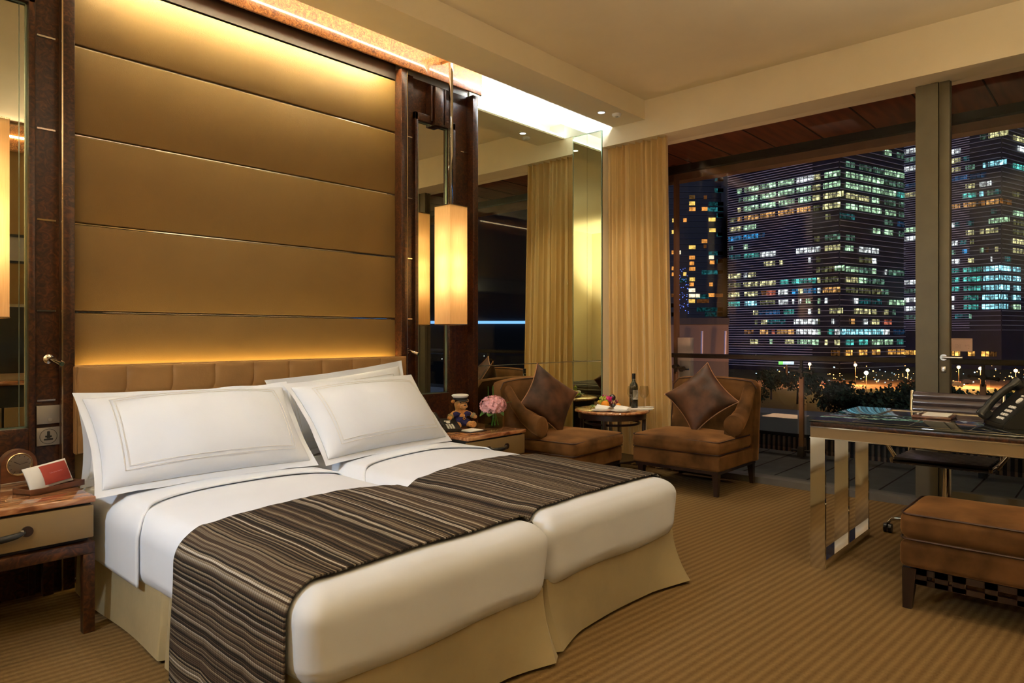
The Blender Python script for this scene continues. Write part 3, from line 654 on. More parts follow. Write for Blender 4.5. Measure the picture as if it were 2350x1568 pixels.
# ------------------------------------------------------------------ pendant lamps
def pendant(cx, label):
    t = thing('pendant_lamp', label, 'pendant lamp', (cx, 3.63, 1.28), group='tall silk pendant lanterns')
    a, z0, z1 = .083, .015, .865
    m = MB()
    for (p, q) in (((-a, -a), (a, -a)), ((a, -a), (a, a)), ((a, a), (-a, a)), ((-a, a), (-a, -a))):
        m.grid(lambda u, v: Vector((p[0]+(q[0]-p[0])*u, p[1]+(q[1]-p[1])*u, z0+(z1-z0)*v)), 1, 1)
    bmesh.ops.remove_doubles(m.bm, verts=m.bm.verts[:], dist=.0005)
    sh = m.build('lamp_shade', 'shade', t, local=True)
    for z, nm in ((z0, 'lower_trim'), (z1, 'upper_trim')):
        f = MB().box(-a-.002, -a-.002, z-.003, a+.002, -a+.002, z+.003).box(-a-.002, a-.002, z-.003, a+.002, a+.002, z+.003).box(-a-.002, -a, z-.003, -a+.002, a, z+.003).box(a-.002, -a, z-.003, a+.002, a, z+.003)
        f.build(nm, 'brass', t, local=True)
    MB().box(-a+.003, -a+.003, z1-.012, a-.003, a-.003, z1-.006).build('top_plate', 'chrome', t, local=True)
    MB().box(-a+.004, -a+.004, z0+.004, a-.004, a-.004, z0+.007).build('lower_diffuser', 'shade', t, local=True)
    MB().box(-.012, -.012, z1, .012, .012, 1.93, .002).build('hanging_rod', 'chrome', t, local=True)
    MB().box(-.10, .09, 1.985, .03, .24, 2.0).box(-.02, -.02, 1.93, .02, .22, 1.985).build('bracket', 'brass', t, local=True)
    for z in (.22, .60):
        MB().cyl((0, 0, z), (0, 0, z+.09), .016, n=12).build('bulb', 'bulb', t, local=True)
    l = lamp('POINT', 'pendant_glow', (cx, 3.63, 1.58), 2.7, (1, .74, .44), shadow_soft_size=.06)
    l3 = lamp('POINT', 'pendant_glow', (cx, 3.63, 1.74), 2.2, (1, .74, .44), shadow_soft_size=.06)
    l2 = lamp('POINT', 'pendant_glow', (cx, 3.63, 1.92), 1.6, (1, .74, .44), shadow_soft_size=.06)
pendant(3.335, 'tall glowing square pendant lantern hanging right of the bed')
pendant(.622, 'tall pendant lantern cut off by the left edge of the view')
# ------------------------------------------------------------------ things on the right bedside table
def phone_handset(mb, M, L_=.19, r=.018):
    pts = [M @ Vector((-L_/2+L_*i/12, 0, .016*math.sin(math.pi*i/12))) for i in range(13)]
    rr = [r*(1.25 if i in (0, 1, 11, 12) else .85) for i in range(13)]
    mb.tube(pts, rr, 12)
    for s in (-1, 1):
        p = M @ Vector((s*L_*.43, 0, .004)); q = M @ Vector((s*L_*.43, 0, -.022)); mb.cyl(p, q, r*1.35, r*1.2, 16)
def phone(loc, rz, label, sc=1.0, screen=False):
    t = thing('telephone', label, 'telephone', loc, rz)
    # wedge body: front low (-y), back high
    w2, d2 = .095*sc, (.09 if screen else .11)*sc; h0, h1 = .018*sc, (.175 if screen else .075)*sc
    m = MB().prism([(-w2, -d2, 0), (-w2, d2, 0), (-w2, d2, h1), (-w2, d2-.03*sc, h1), (-w2, -d2, h0)], 'x', (2*w2, 0, 0))
    bmesh.ops.bevel(m.bm, geom=m.bm.edges[:], offset=.004, segments=2, affect='EDGES')
    m.build('body', 'black', t, local=True)
    ang = math.atan2(h1-h0, 2*d2-.03*sc); MP = Matrix.Translation((0, -d2, h0)) @ Matrix.Rotation(ang, 4, 'X')   # slope frame: x right, y up the slope
    hs = MB(); phone_handset(hs, MP @ Matrix.Translation((-.066*sc, .105*sc, .028*sc)) @ Matrix.Rotation(R(90), 4, 'Z'), .205*sc, .019*sc)
    hs.build('handset', 'black', t, local=True)
    k = MB()
    for r_ in range(4):
        for c_ in range(3):
            x = (-.004+.020*c_)*sc; y = (.022+.021*r_)*sc
            k.box(x, y, 0, x+.013*sc, y+.011*sc, .004*sc, M=MP)
    k.build('number_keys', 'paper', t, local=True)
    nv = MB().cyl(MP @ Vector((.022*sc, .128*sc, 0)), MP @ Vector((.022*sc, .128*sc, .005*sc)), .015*sc, n=24); nv.build('round_key', 'paper', t, local=True)
    MB().box(-.002*sc, .150*sc, 0, .045*sc, .157*sc, .003*sc, M=MP).build('label_strip', 'paper', t, local=True)
    if screen: MB().box(-.01*sc, .172*sc, -.002, .085*sc, .215*sc, .004*sc, M=MP).build('display', 'desk_glass', t, local=True)
    return t
phone((3.165, 3.50, .56), R(-28), 'black telephone on the bedside table, half hidden by the white pillow', .95)
np_ = thing('notepad', 'small white notepad in dark holder on bedside table in front of the toy bear', 'notepad', (3.26, 3.34, .56), R(3))
MB().box(-.085, -.068, 0, .085, .068, .006, .002).build('holder', 'darkwood', np_, local=True)
MB().box(-.068, -.054, .006, .062, .054, .010).build('paper_pad', 'paper', np_, local=True)

# toy bear in a sailor outfit, sitting
tb = thing('teddy_bear', 'honey teddy bear sitting in navy sailor suit and white cap', 'teddy bear', (3.335, 3.53, .56), R(-18))
def skin(name, verts, edges, m, parent, lv=2):
    me = bpy.data.meshes.new(name); me.from_pydata([v[0] for v in verts], edges, []); o = bpy.data.objects.new(name, me); COL.objects.link(o)
    md = o.modifiers.new('s', 'SKIN'); sk = me.skin_vertices[0].data
    for i, v in enumerate(verts): sk[i].radius = (v[1], v[1]*(v[2] if len(v) > 2 else 1))
    sk[0].use_root = True; s2 = o.modifiers.new('d', 'SUBSURF'); s2.levels = s2.render_levels = lv
    me.materials.append(MT[m]); o.parent = parent; W[o] = W[parent]; return o
skin('body', [((0, 0, .055), .042), ((0, .004, .10), .036), ((0, .004, .125), .022), ((0, -.002, .165), .047), ((0, -.004, .19), .034),
              ((-.03, -.012, .035), .024), ((-.048, -.062, .026), .020), ((-.052, -.088, .032), .031, 1.1), ((.03, -.012, .035), .024), ((.048, -.062, .026), .020), ((.052, -.088, .032), .031, 1.1),
              ((-.04, 0, .108), .018), ((-.075, -.02, .085), .015), ((-.092, -.038, .066), .017), ((.04, 0, .108), .018), ((.075, -.02, .085), .015), ((.09, -.04, .066), .017)],
     [(0, 1), (1, 2), (2, 3), (3, 4), (0, 5), (5, 6), (6, 7), (0, 8), (8, 9), (9, 10), (1, 11), (11, 12), (12, 13), (1, 14), (14, 15), (15, 16)], 'fur', tb)
MB().ball((0, -.048, .156), .021, 16, (1.15, .9, .85)).build('muzzle', 'fur', tb, local=True)
MB().ball((-.046, .006, .188), .013, 12, (1, .5, 1)).build('ear', 'fur', tb, local=True)
MB().ball((.046, .006, .188), .013, 12, (1, .5, 1)).build('ear', 'fur', tb, local=True)
MB().ball((0, -.067, .166), .006, 10, (1.2, .8, .9)).build('nose', 'blackm', tb, local=True)
for s in (-1, 1): MB().ball((s*.019, -.045, .182), .0046, 8).build('eye', 'black', tb, local=True)
skin('sailor_suit', [((0, 0, .052), .047), ((0, .003, .098), .041), ((0, .003, .122), .027), ((-.03, -.012, .038), .029), ((-.044, -.048, .030), .024), ((.03, -.012, .038), .029), ((.044, -.048, .030), .024),
                     ((-.04, 0, .108), .023), ((-.070, -.017, .088), .019), ((.04, 0, .108), .023), ((.070, -.017, .088), .019)],
     [(0, 1), (1, 2), (0, 3), (3, 4), (0, 5), (5, 6), (1, 7), (7, 8), (1, 9), (9, 10)], 'navy', tb)
for s in (-1, 1): MB().cyl((s*.068, -.016, .089), (s*.079, -.023, .081), .0205, .0200, 16, False).build('cuff', 'olivecuff', tb, local=True)
MB().lathe([(.001, .236), (.042, .236), (.052, .229), (.049, .220), (.042, .214), (.042, .208)], (0, .004, .002), 28).build('cap', 'capwhite', tb, local=True)
MB().lathe([(.0425, .214), (.044, .205), (.042, .200)], (0, .004, .002), 28).prism([(-.036, -.016, .202), (-.03, -.050, .194), (0, -.060, .191), (.03, -.050, .194), (.036, -.016, .202)], 'z', (0, 0, .003)).build('cap_band_and_peak', 'blackm', tb, local=True)
bd = MB()
for a in range(6): bd.ball((.004+.007*math.cos(a*1.05), -.046, .070+.007*math.sin(a*1.05)), .004, 8)
bd.build('badge', 'gold', tb, local=True)

tb.scale = (1.2, 1.12, 1.0)
# hydrangea in a glass cube
vs = thing('flower_vase', 'square glass vase holding a pink hydrangea head on bedside table', 'vase', (3.50, 3.36, .56), R(8))
g = MB()
a = .045
for (p, q) in (((-a, -a), (a, -a)), ((a, -a), (a, a)), ((a, a), (-a, a)), ((-a, a), (-a, -a))):
    x0, x1 = sorted((p[0], q[0])); y0, y1 = sorted((p[1], q[1]))
    g.box(x0-.0015, y0-.0015, 0, x1+.0015, y1+.0015, .095)
g.build('glass_cube', 'vase', vs, local=True); MB().box(-a+.002, -a+.002, .0, a-.002, a-.002, .010).build('glass_base', 'vase', vs, local=True)
MB().box(-a+.003, -a+.003, .011, a-.003, a-.003, .07).build('water', 'water', vs, local=True)
fl = thing('hydrangea', 'pink hydrangea bloom with green leaves and grass blades in glass vase', 'flower', (3.50, 3.36, .575), R(8))
st = MB()
for i in range(6): st.tube([((rnd.random()-.5)*.05, (rnd.random()-.5)*.05, 0), ((rnd.random()-.5)*.03, (rnd.random()-.5)*.03, .09)], .0035, 6)
st.build('stems', 'stem', fl, local=True)
pt = MB(); rp = random.Random(3)
for i in range(210):
    u = rp.uniform(-1, 1); th_ = rp.uniform(0, 2*math.pi); n_ = Vector((math.sqrt(1-u*u)*math.cos(th_), math.sqrt(1-u*u)*math.sin(th_), u))
    if n_.z < -.55: continue
    c = Vector((n_.x*.098-.008, n_.y*.085, .142+n_.z*.066)); q = n_.to_track_quat('Z', 'Y'); ro = rp.random()*6
    for k in range(4):
        an = ro+k*math.pi/2; dr = q @ Vector((math.cos(an), math.sin(an), .25)); sd = q @ Vector((-math.sin(an), math.cos(an), 0)); s_ = rp.uniform(.011, .015)
        P_ = [c, c+dr*s_*.6+sd*s_*.6, c+dr*s_*1.25+n_*.003, c+dr*s_*.6-sd*s_*.6]; pt.bm.faces.new([pt.bm.verts.new(p) for p in P_])
pt.ball((-.008, 0, .142), .08, 16, (1.08, .95, .74))
pt.build('flower_head', 'petal', fl, local=True, recalc=False)
def leaf(mb, p0, d, ln, wd, up=.3, n=8):
    p0 = Vector(p0); d = Vector(d).normalized(); s = d.cross(Vector((0, 0, 1))).normalized(); prev = None
    for i in range(n+1):
        f = i/n; c = p0+d*ln*f+Vector((0, 0, ln*up*math.sin(f*math.pi)-ln*.15*f*f)); w_ = wd*math.sin(math.pi*min(1, f*.92+.04))
        a, m_, b = mb.bm.verts.new(c-s*w_), mb.bm.verts.new(c+Vector((0, 0, -w_*.25))), mb.bm.verts.new(c+s*w_)
        if prev: mb.bm.faces.new((prev[0], prev[1], m_, a)); mb.bm.faces.new((prev[1], prev[2], b, m_))
        prev = (a, m_, b)
lf = MB(); leaf(lf, (-.03, -.02, .085), (-.9, -.3, .1), .11, .033, .1); leaf(lf, (-.03, 0, .09), (-1, .3, 0), .10, .03, .2); leaf(lf, (.0, -.04, .085), (-.3, -1, 0), .06, .022)
for (x, y) in ((.020, .02), (.032, .025), (-.022, .03)):
    lf.prism([(x-.005, y, .08), (x+.005, y, .08), (x+.014, y+.01, .275), (x+.008, y+.01, .28)], 'y', (0, .0015, 0))
lf.tube([(.04, -.02, .12), (.09, -.03, .152), (.15, -.04, .158), (.17, -.04, .155)], .0018, 5)
lf.build('leaves', 'leaf', fl, local=True, recalc=False)

# ------------------------------------------------------------------ armchairs
def armchair(loc, rz, arm, label):
    t = thing('armchair', label, 'armchair', loc, rz, 'brown velvet armchairs with one scroll arm')
    hw = .375
    for x in (-hw+.03, hw-.03-.045):
        for y in (-.335, .29):
            m = MB().box(x, y, 0, x+.05, y+.05, .195)
            for v in m.bm.verts:
                if v.co.z < .01: v.co.x = x+.025+(v.co.x-x-.025)*.62; v.co.y = y+.025+(v.co.y-y-.025)*.62+(.03 if y > 0 else 0)
            m.build('leg', 'darkwood', t, local=True)
    MB().box(-hw+.02, -.35, .17, hw-.02, .34, .20).build('rail', 'darkwood', t, local=True)
    soft(-hw, -.365, .195, hw, .36, .315, .018, 6, 4).build('seat_base', 'velvet', t, local=True)
    cu = soft(-hw-.004, -.385, .315, hw+.004, .22, .425, .04, 14, 5, top=.035, fn=lambda p, sx, sy: Vector((p.x+noise.noise(p*9)*.004, p.y-.012*(1-sx*sx)*(1 if sy < -.9 else 0), p.z+noise.noise(p*7)*.004))).build('seat_cushion', 'velvet', t, local=True)
    def rim(z, y0, y1, w_, r=.004):
        P_ = []; c_ = .03
        for (cx, cy, a0) in ((w_-c_, y1-c_, 0), (-w_+c_, y1-c_, 90), (-w_+c_, y0+c_, 180), (w_-c_, y0+c_, 270)):
            for k in range(6): an = R(a0+18*k); P_.append((cx+c_*math.cos(an), cy+c_*math.sin(an), z))
        return MB().tube(P_, r, 6, True)
    rim(.417, -.376, .215, hw-.004).build('cushion_piping', 'piping_d', cu, local=True)
    rim(.322, -.378, .215, hw-.002).build('cushion_piping', 'piping_d', cu, local=True)
    # back: curved shell, wraps forward on the arm side
    sg = arm
    m = MB()
    def back(a, b, face):
        # a across (0 = open side, 1 = arm side), b height
        x = -hw+2*hw*a; z = .20+b*.635
        crown = .018*math.sin(math.pi*a)-.05*max(0, (abs(2*a-1)-.86)/.14)**2
        z = .20+b*(.635+crown)
        yb = .235+.08*b+.03*(1-(2*a-1)**2)
        if face == 0: y = yb-.015*math.sin(math.pi*b)*math.sin(math.pi*a)
        else: y = yb+.115-.025*b
        return Vector((sg*x, y, z))
    m.grid(lambda a, b: back(a, b, 0), 20, 14); m.grid(lambda a, b: back(a, b, 1), 20, 14)
    def edge(a, b):
        # seam strip linking the two faces round top and sides
        if a < 1/3: q = (0, a*3)
        elif a < 2/3: q = ((a-1/3)*3, 1)
        else: q = (1, 1-(a-2/3)*3)
        p0, p1 = back(*q, 0), back(*q, 1); n_ = .012*math.sin(math.pi*b)
        o_ = Vector((sg*(-1 if a < 1/3 else (1 if a > 2/3 else 0)), 0, 1 if 1/3 <= a <= 2/3 else 0))
        return p0.lerp(p1, b)+o_*n_
    m.grid(edge, 60, 5); bmesh.ops.remove_doubles(m.bm, verts=m.bm.verts[:], dist=.002)
    bk = m.build('backrest', 'velvet', t, local=True, sharp=60)
    MB().tube([back(0, .35+.65*i/8, 0) for i in range(9)]+[back(i/16, 1, 0) for i in range(1, 17)], .004, 6).build('back_piping', 'piping_d', bk, local=True)
    # swooping scroll arm
    am = MB(); n = 16
    ctl = [(.27, .79, .050, .05), (.20, .70, .055, .06), (.10, .605, .062, .08), (.0, .555, .072, .11), (-.08, .535, .080, .14)]
    def arm_pt(f):
        k = f*(len(ctl)-1); i = min(len(ctl)-2, int(k)); g = k-i; g = g*g*(3-2*g) if False else g
        return [ctl[i][j]+(ctl[i+1][j]-ctl[i][j])*g for j in range(4)]
    def roll(a, b):
        y, z, r_, _ = arm_pt(a); an = 2*math.pi*b
        x = (hw-.045+.022*a)+r_*math.cos(an)*1.0; return Vector((sg*x, y, z-.02+r_*math.sin(an)))
    am.grid(roll, 24, 18, cv=True)
    y, z, r_, _ = arm_pt(1)
    am.lathe([(0, .012), (r_*.55, .010), (r_*.92, .002), (r_, -.004)], (0, 0, 0), 20)
    # move the lathe disc to the arm front
    for v in am.bm.verts[-80:]:
        p = v.co.copy(); v.co = Vector((sg*(hw-.045+.022)+p.x, y-p.z, z-.02+p.y))
    am.build('scroll_arm', 'velvet', t, local=True, sharp=60)
    sd = MB()
    def side(a, b):
        y, z, r_, _ = arm_pt(a); zz = .20+(z-.03-.20)*b; return Vector((sg*(hw-.012-.01*b*(1-b)), y+.01, zz))
    def side2(a, b):
        y, z, r_, _ = arm_pt(a); zz = .20+(z-.03-.20)*b; return Vector((sg*(hw-.10), y+.01, zz))
    sd.grid(side, 16, 10); sd.grid(side2, 16, 10)
    y, z, r_, _ = arm_pt(1); sd.grid(lambda a, b: Vector((sg*(hw-.10+.088*a), y+.01-.006*math.sin(math.pi*a), .20+(z-.23)*b)), 4, 10)
    sd.build('arm_side', 'velvet', t, local=True, sharp=60)
    return t
armchair((5.13, 2.63, 0), R(-90), 1, 'brown velvet armchair with scroll arm in front of the window')
armchair((4.335, 3.42, 0), R(4), -1, 'brown velvet armchair against the mirror, beside the bedside table')
def cushion(loc, M3, label, w_=.46):
    t = thing('cushion', label, 'cushion', loc, 0, 'piped velvet cushions on the armchairs')
    M = Matrix.Translation(loc) @ M3
    pillow_shape(w_, w_, .15, .13, 24, loc[0]*3, 0, .010).xf(M).build('velvet_cover', 'velvet_d', t)
    MB().tube([M @ p for p in outline_pts(w_*1.005, w_*1.005, .13)], .0042, 6, True).build('piping', 'piping', t)
cushion((5.15, 2.60, .705), Matrix.Rotation(R(-82), 4, 'Z') @ Matrix.Rotation(R(66), 4, 'X') @ Matrix.Rotation(R(42), 4, 'Z'), 'dark brown velvet cushion standing on its corner on the window armchair', .44)
cushion((4.30, 3.50, .70), Matrix.Rotation(R(-14), 4, 'Z') @ Matrix.Rotation(R(68), 4, 'X') @ Matrix.Rotation(R(52), 4, 'Z'), 'dark brown velvet cushion standing on its corner on the armchair by the mirror', .44)

# ------------------------------------------------------------------ round table with refreshments
TX, TY, TZ = 5.00, 3.36, .572
rt = thing('round_table', 'small round marble topped table with dark curved base between the armchairs', 'side table', (TX, TY, 0))
MB().lathe([(0, TZ-.028), (.30, TZ-.028), (.322, TZ-.022), (.328, TZ-.012), (.322, TZ-.003), (.315, TZ), (0, TZ)], (TX, TY, 0), 56).build('marble_top', 'marble', rt)
MB().lathe([(.285, TZ-.075), (.295, TZ-.075), (.295, TZ-.028), (.285, TZ-.028)], (TX, TY, 0), 48).build('apron', 'darkwood', rt)
for i in range(4):
    an = R(20+90*i); c, s = math.cos(an), math.sin(an)
    MB().tube([(TX+c*.28, TY+s*.28, TZ-.03), (TX+c*.275, TY+s*.275, .30), (TX+c*.24, TY+s*.24, .12), (TX+c*.25, TY+s*.25, .0)], .017, 8).build('leg', 'darkwood', rt)
MB().tube([(TX+.235*math.cos(a*math.pi/20), TY+.235*math.sin(a*math.pi/20), .455) for a in range(40)], .010, 8, True).build('ring', 'darkwood', rt)
MB().tube([(TX+.225*math.cos(a*math.pi/20), TY+.225*math.sin(a*math.pi/20), .14) for a in range(40)], .010, 8, True).build('ring', 'darkwood', rt)
for i, (dx, dy) in enumerate(((.02, .03), (-.05, .03), (.08, -.02))):
    MB().cyl((TX+dx, TY+dy, .14), (TX+dx, TY+dy, TZ-.03), .014, n=14).build('inner_rod', 'steel', rt)
MB().lathe([(0, .135), (.22, .135), (.22, .148), (0, .148)], (TX, TY, 0), 40).build('lower_shelf', 'darkwood', rt)
def ontop(u, v): p = floor_at(u, v, z=TZ); return p.x, p.y
def plate(loc, r, label):
    return own(MB().lathe([(0, .003), (r*.62, .003), (r*.68, .006), (r, .013), (r*1.005, .011), (r*.7, 0), (0, 0)], (loc[0], loc[1], TZ), 40).build('plate', 'ceramic'), label, 'plate', 'white snack plates on the round table')
p1 = (4.79, 3.33); p2 = (4.86, 3.185); p3 = (5.10, 3.17)
plate(p1, .085, 'small round white plate at the left edge of round table')
plate(p2, .085, 'small round white plate in the middle of round table')
def napkin(p, rz, lab):
    t = thing('napkin', lab, 'napkin', (p[0], p[1], TZ+.013), rz, 'folded napkins on the plates')
    m = MB()
    for k in range(3): m.grid(lambda a, b, k=k: Vector(((a-.5)*.11+.01*k, (b-.5)*.035+(k-1)*.024, .007+.024*math.sin(math.pi*b)*(1-.7*a)+.006*k)), 8, 6)
    o = m.build('folded_cloth', 'paper', t, local=True); md = o.modifiers.new('t', 'SOLIDIFY'); md.thickness = .002
napkin(p1, R(-50), 'folded white napkin on the left small plate'); napkin(p2, R(-55), 'folded white napkin on the middle small plate')
st_ = thing('serving_tray', 'long white tray under bottle and glasses on round table', 'tray', (p3[0], p3[1], TZ), R(-44))
MB().box(-.125, -.055, 0, .125, .055, .006, .003).build('tray_floor', 'ceramic', st_, local=True)
MB().tube([(-.13, -.06, .012), (.13, -.06, .016), (.145, 0, .02), (.13, .06, .016), (-.13, .06, .012)], .005, 8, True).build('raised_rim', 'ceramic', st_, local=True)
# bottle and glasses
bx_, by_ = 5.15, 3.235
wb = thing('wine_bottle', 'dark wine bottle with pale label standing on the round table', 'bottle', (bx_, by_, TZ+.007))
MB().lathe([(0, 0), (.036, 0), (.038, .004), (.038, .185), (.034, .205), (.018, .228), (.0145, .245), (.0145, .30), (0, .30)], (0, 0, 0), 32).build('glass_body', 'winebottle', wb, local=True)
MB().lathe([(.0155, .255), (.0155, .302), (0, .303)], (0, 0, 0), 24).build('capsule', 'capsule', wb, local=True)
MB().lathe([(.0148, .249), (.0158, .249), (.0158, .254), (.0148, .254)], (0, 0, 0), 24).build('neck_band', 'steel', wb, local=True)
lbm = MB(); lbm.grid(lambda a, b: Vector((.0386*math.cos(R(200+130*a)), .0386*math.sin(R(200+130*a)), .075+.085*b)), 20, 2); lbo = lbm.build('label', 'label', wb, local=True)
m = MB()
for (z, w2) in ((.148, 14), (.132, 8), (.088, 10)): m.grid(lambda a, b: Vector((.0389*math.cos(R(265-w2*2+4*w2*a)), .0389*math.sin(R(265-w2*2+4*w2*a)), z+.003*b)), 8, 1)
m.build('printed_lines', 'ink', lbo, local=True)
def wineglass(p, label):
    return own(MB().lathe([(0, 0), (.034, 0), (.034, .002), (.006, .005), (.004, .012), (.004, .075), (.010, .085), (.030, .102), (.040, .128), (.040, .155), (.034, .195), (.0335, .195), (.0392, .155), (.039, .128), (.029, .103), (.0, .087)], (p[0], p[1], TZ+.007), 36).build('wine_glass', 'wine_glass'), label, 'wine glass', 'clear wine glasses by the bottle')
wineglass((5.075, 3.205), 'clear stemmed glass just left of the wine bottle'); wineglass((5.165, 3.14), 'clear stemmed glass just right of the wine bottle')
# fruit
fx, fy = 4.985, 3.40
own(MB().lathe([(0, 0), (.07, 0), (.115, .014), (.118, .018), (.07, .005), (0, .005)], (fx, fy, TZ), 40).build('fruit_plate', 'ceramic'), 'wide white plate piled with fruit on round table', 'plate')
FZ = TZ+.006
def ball_thing(nm, x, y, z, r, m, lab, cat, grp=None, sc=(1, 1, 1)):
    return own(MB().ball((x, y, z), r, 16, sc).build(nm, m), lab, cat, grp)
og = thing('peeled_orange', 'large bright orange citrus at the front left of the fruit pile', 'orange', (fx-.065, fy-.02, FZ))
MB().ball((0, 0, .036), .036, 24, (1, 1, .98)).build('rind', 'orange', og, local=True); MB().ball((0, 0, .072), .004, 8, (1, 1, .4)).build('stalk', 'stem', og, local=True)
ball_thing('tangerine', fx+.045, fy-.085, FZ+.022, .022, 'orange', 'small tangerine at the right of the fruit pile', 'orange')
ball_thing('plum', fx+.062, fy-.01, FZ+.088, .030, 'plum', 'dark round plum on top of the fruit pile', 'plum')
ball_thing('plum', fx-.005, fy-.065, FZ+.022, .022, 'plum', 'dark plum low at the front of the fruit pile', 'plum')
df_ = thing('dragon_fruit', 'magenta dragon fruit behind the green grapes', 'dragon fruit', (fx+.015, fy+.01, FZ+.06))
MB().ball((0, 0, .012), .036, 20, (1.25, .95, .9)).build('rind', 'dragon', df_, local=True)
m = MB()
for i in range(14):
    a_ = i*2.4; p = Vector((.044*math.cos(a_), .032*math.sin(a_), .012+.025*math.sin(i*1.3))); m.cyl(p*.85, p*1.25+Vector((0, 0, .012)), .007, .0008, 6)
m.build('scales', 'dragon', df_, local=True)
gr = thing('green_grapes', 'bunch of green grapes on the fruit pile above the orange', 'grapes', (fx-.05, fy+.005, FZ+.07))
rg = random.Random(5)
for i in range(16): MB().ball(((rg.random()-.5)*.08, (rg.random()-.5)*.05, (rg.random()-.3)*.045), .0105, 12).build('grape', 'grape', gr, local=True)
gr = thing('red_grapes', 'bunch of red grapes right of the orange', 'grapes', (fx+.035, fy-.035, FZ+.035))
for i in range(18): MB().ball(((rg.random()-.5)*.085, (rg.random()-.5)*.05, (rg.random()-.5)*.06), .011, 12).build('grape', 'redgrape', gr, local=True)
bn = thing('banana', 'yellow banana lying at the back of the fruit pile near the pier mirror', 'banana', (fx+.05, fy+.085, FZ+.03))
MB().tube([(-.07+.14*i/10, .02*math.sin(i/10*math.pi), .02*math.cos(i*.3)) for i in range(11)], [.004, .010, .014, .016, .017, .017, .017, .016, .014, .010, .004], 10).build('peel', 'yellow', bn, local=True)
lv = MB()
for (dx, dy, d, l_) in ((-.115, .05, (-1, .4, 0), .09), (-.10, -.02, (-1, -.3, 0), .07), (.10, -.10, (.8, -.6, 0), .06), (-.11, .09, (-.6, .8, 0), .08)):
    leaf(lv, (fx+dx*.7, fy+dy*.7, FZ+.012), d, l_, .014, .25)
own(lv.build('garnish_leaves', 'leaf'), 'green garnish leaves around the fruit pile', 'leaves')
ms = thing('melon_slice', 'pale melon slice with strawberry at the left of the fruit pile', 'fruit slice', (fx-.09, fy+.045, FZ))
MB().tube([(-.05+.1*i/8, -.012*math.sin(math.pi*i/8), .014) for i in range(9)], [.004, .010, .014, .015, .016, .015, .014, .010, .004], 8).build('melon', 'grape', ms, local=True)
MB().ball((-.01, -.02, .024), .013, 12, (1.3, 1, .8)).build('strawberry', 'redpaper', ms, local=True)

# ------------------------------------------------------------------ curtain
def curtain():
    m = MB(); y0, y1 = 3.70, 3.06
    def fn(a, b):
        z = .02+3.05*b; sp = 1+.11*(1-b)**1.5
        y = y0+(y1-y0)*a*sp
        ph = a*2*math.pi*9+1.1*math.sin(a*5)+.25*noise.noise(Vector((a*6, z*.7, 1)))*3*(1-b*.5)
        k = .75+.35*noise.noise(Vector((a*9, z*.5, 4)))
        x = 5.432+.040*k*math.sin(ph)+.014*math.sin(ph*2.3+b*2+a*4); y += .016*math.cos(ph)
        return Vector((x, y, z))
    m.grid(fn, 260, 50); o = m.build('curtain', 'curtain'); md = o.modifiers.new('t', 'SOLIDIFY'); md.thickness = .003
    return own(o, 'floor length gold pleated curtain beside the pier mirror', 'curtain')
curtain()
own(MB().box(5.385, 3.02, 3.02, 5.475, 3.72, 3.045).build('curtain_rail', 'frame_g'), 'rail the gold curtain hangs from under the header', 'curtain rail')

# ------------------------------------------------------------------ window wall
wn = thing('window_1', None, None, (XW, 2.5, 0), kind='structure')
fr = MB().box(XW-.04, 1.043, 0, XW+.05, 1.141, 3.34).box(XW-.05, 1.0, 0, XW+.03, 1.043, 3.34).box(XW-.03, 1.141, 3.22, XW+.04, 3.875, 3.34).box(XW-.03, 3.80, 0, XW+.04, 3.875, 3.34)
fr.build('window_frame', 'frame', wn)
MB().box(XW-.10, 1.141, 0, XW+.06, 3.87, .05).build('window_sill', 'frame_g', wn)
MB().box(XW-.004, 1.141, .05, XW+.004, 3.80, 3.22).build('glass_pane', 'pane', wn)
d2 = thing('door_2', None, None, (XW, .5, 0), kind='structure')
MB().box(XW-.035, .932, .05, XW+.03, .997, 3.10, .003).box(XW-.035, -.05, .05, XW+.03, .02, 3.10, .003).box(XW-.035, .02, 3.012, XW+.03, .932, 3.10).box(XW-.035, .02, .05, XW+.03, .932, .13).build('door_frame', 'frame', d2)
MB().box(XW-.012, .928, .13, XW+.012, .933, 3.012).box(XW-.012, .02, 3.008, XW+.012, .932, 3.0125).build('gasket', 'frame_d', d2)
MB().box(XW-.004, .02, .13, XW+.004, .932, 3.012).build('glass_pane', 'pane', d2)
hn = MB().cyl((XW-.035, .968, 1.063), (XW-.075, .968, 1.063), .010, n=14).cyl((XW-.072, .972, 1.063), (XW-.072, .85, 1.063), .0085, n=14).cyl((XW-.034, .968, 1.063), (XW-.044, .968, 1.063), .022, n=24).build('door_handle', 'steel', d2)
MB().box(XW-.048, .952, .955, XW-.034, .984, 1.00, .006).cyl((XW-.048, .968, .975), (XW-.056, .968, .975), .009, n=16).build('lock', 'steel', d2)
struct('window_3', MB().box(XW-.004, YB, .13, XW+.004, -.05, 3.1), 'pane')
struct('trim_4', MB().box(XW-.10, YB, 0, XW+.06, 1.141, .05), 'frame_g')
sg_ = thing('notice', 'small pinkish paper notice stuck on the balcony door glass above the handle', 'notice', (XW-.006, .866, 1.15))
MB().box(XW-.0065, .804, 1.106, XW-.0045, .929, 1.196).build('paper_sheet', 'pinkpaper', sg_)
m = MB(); rs = random.Random(2)
for y in (.905, .848):
    for r_ in range(5):
        yy = y
        for k in range(4):
            m.box(XW-.0072, yy-.006*rs.random()-.002, 1.128+.006*r_+.002*rs.random(), XW-.0064, yy, 1.1295+.006*r_); yy -= .009
m.box(XW-.0072, .815, 1.186, XW-.0064, .918, 1.1875); m.build('small_print', 'ink', sg_)
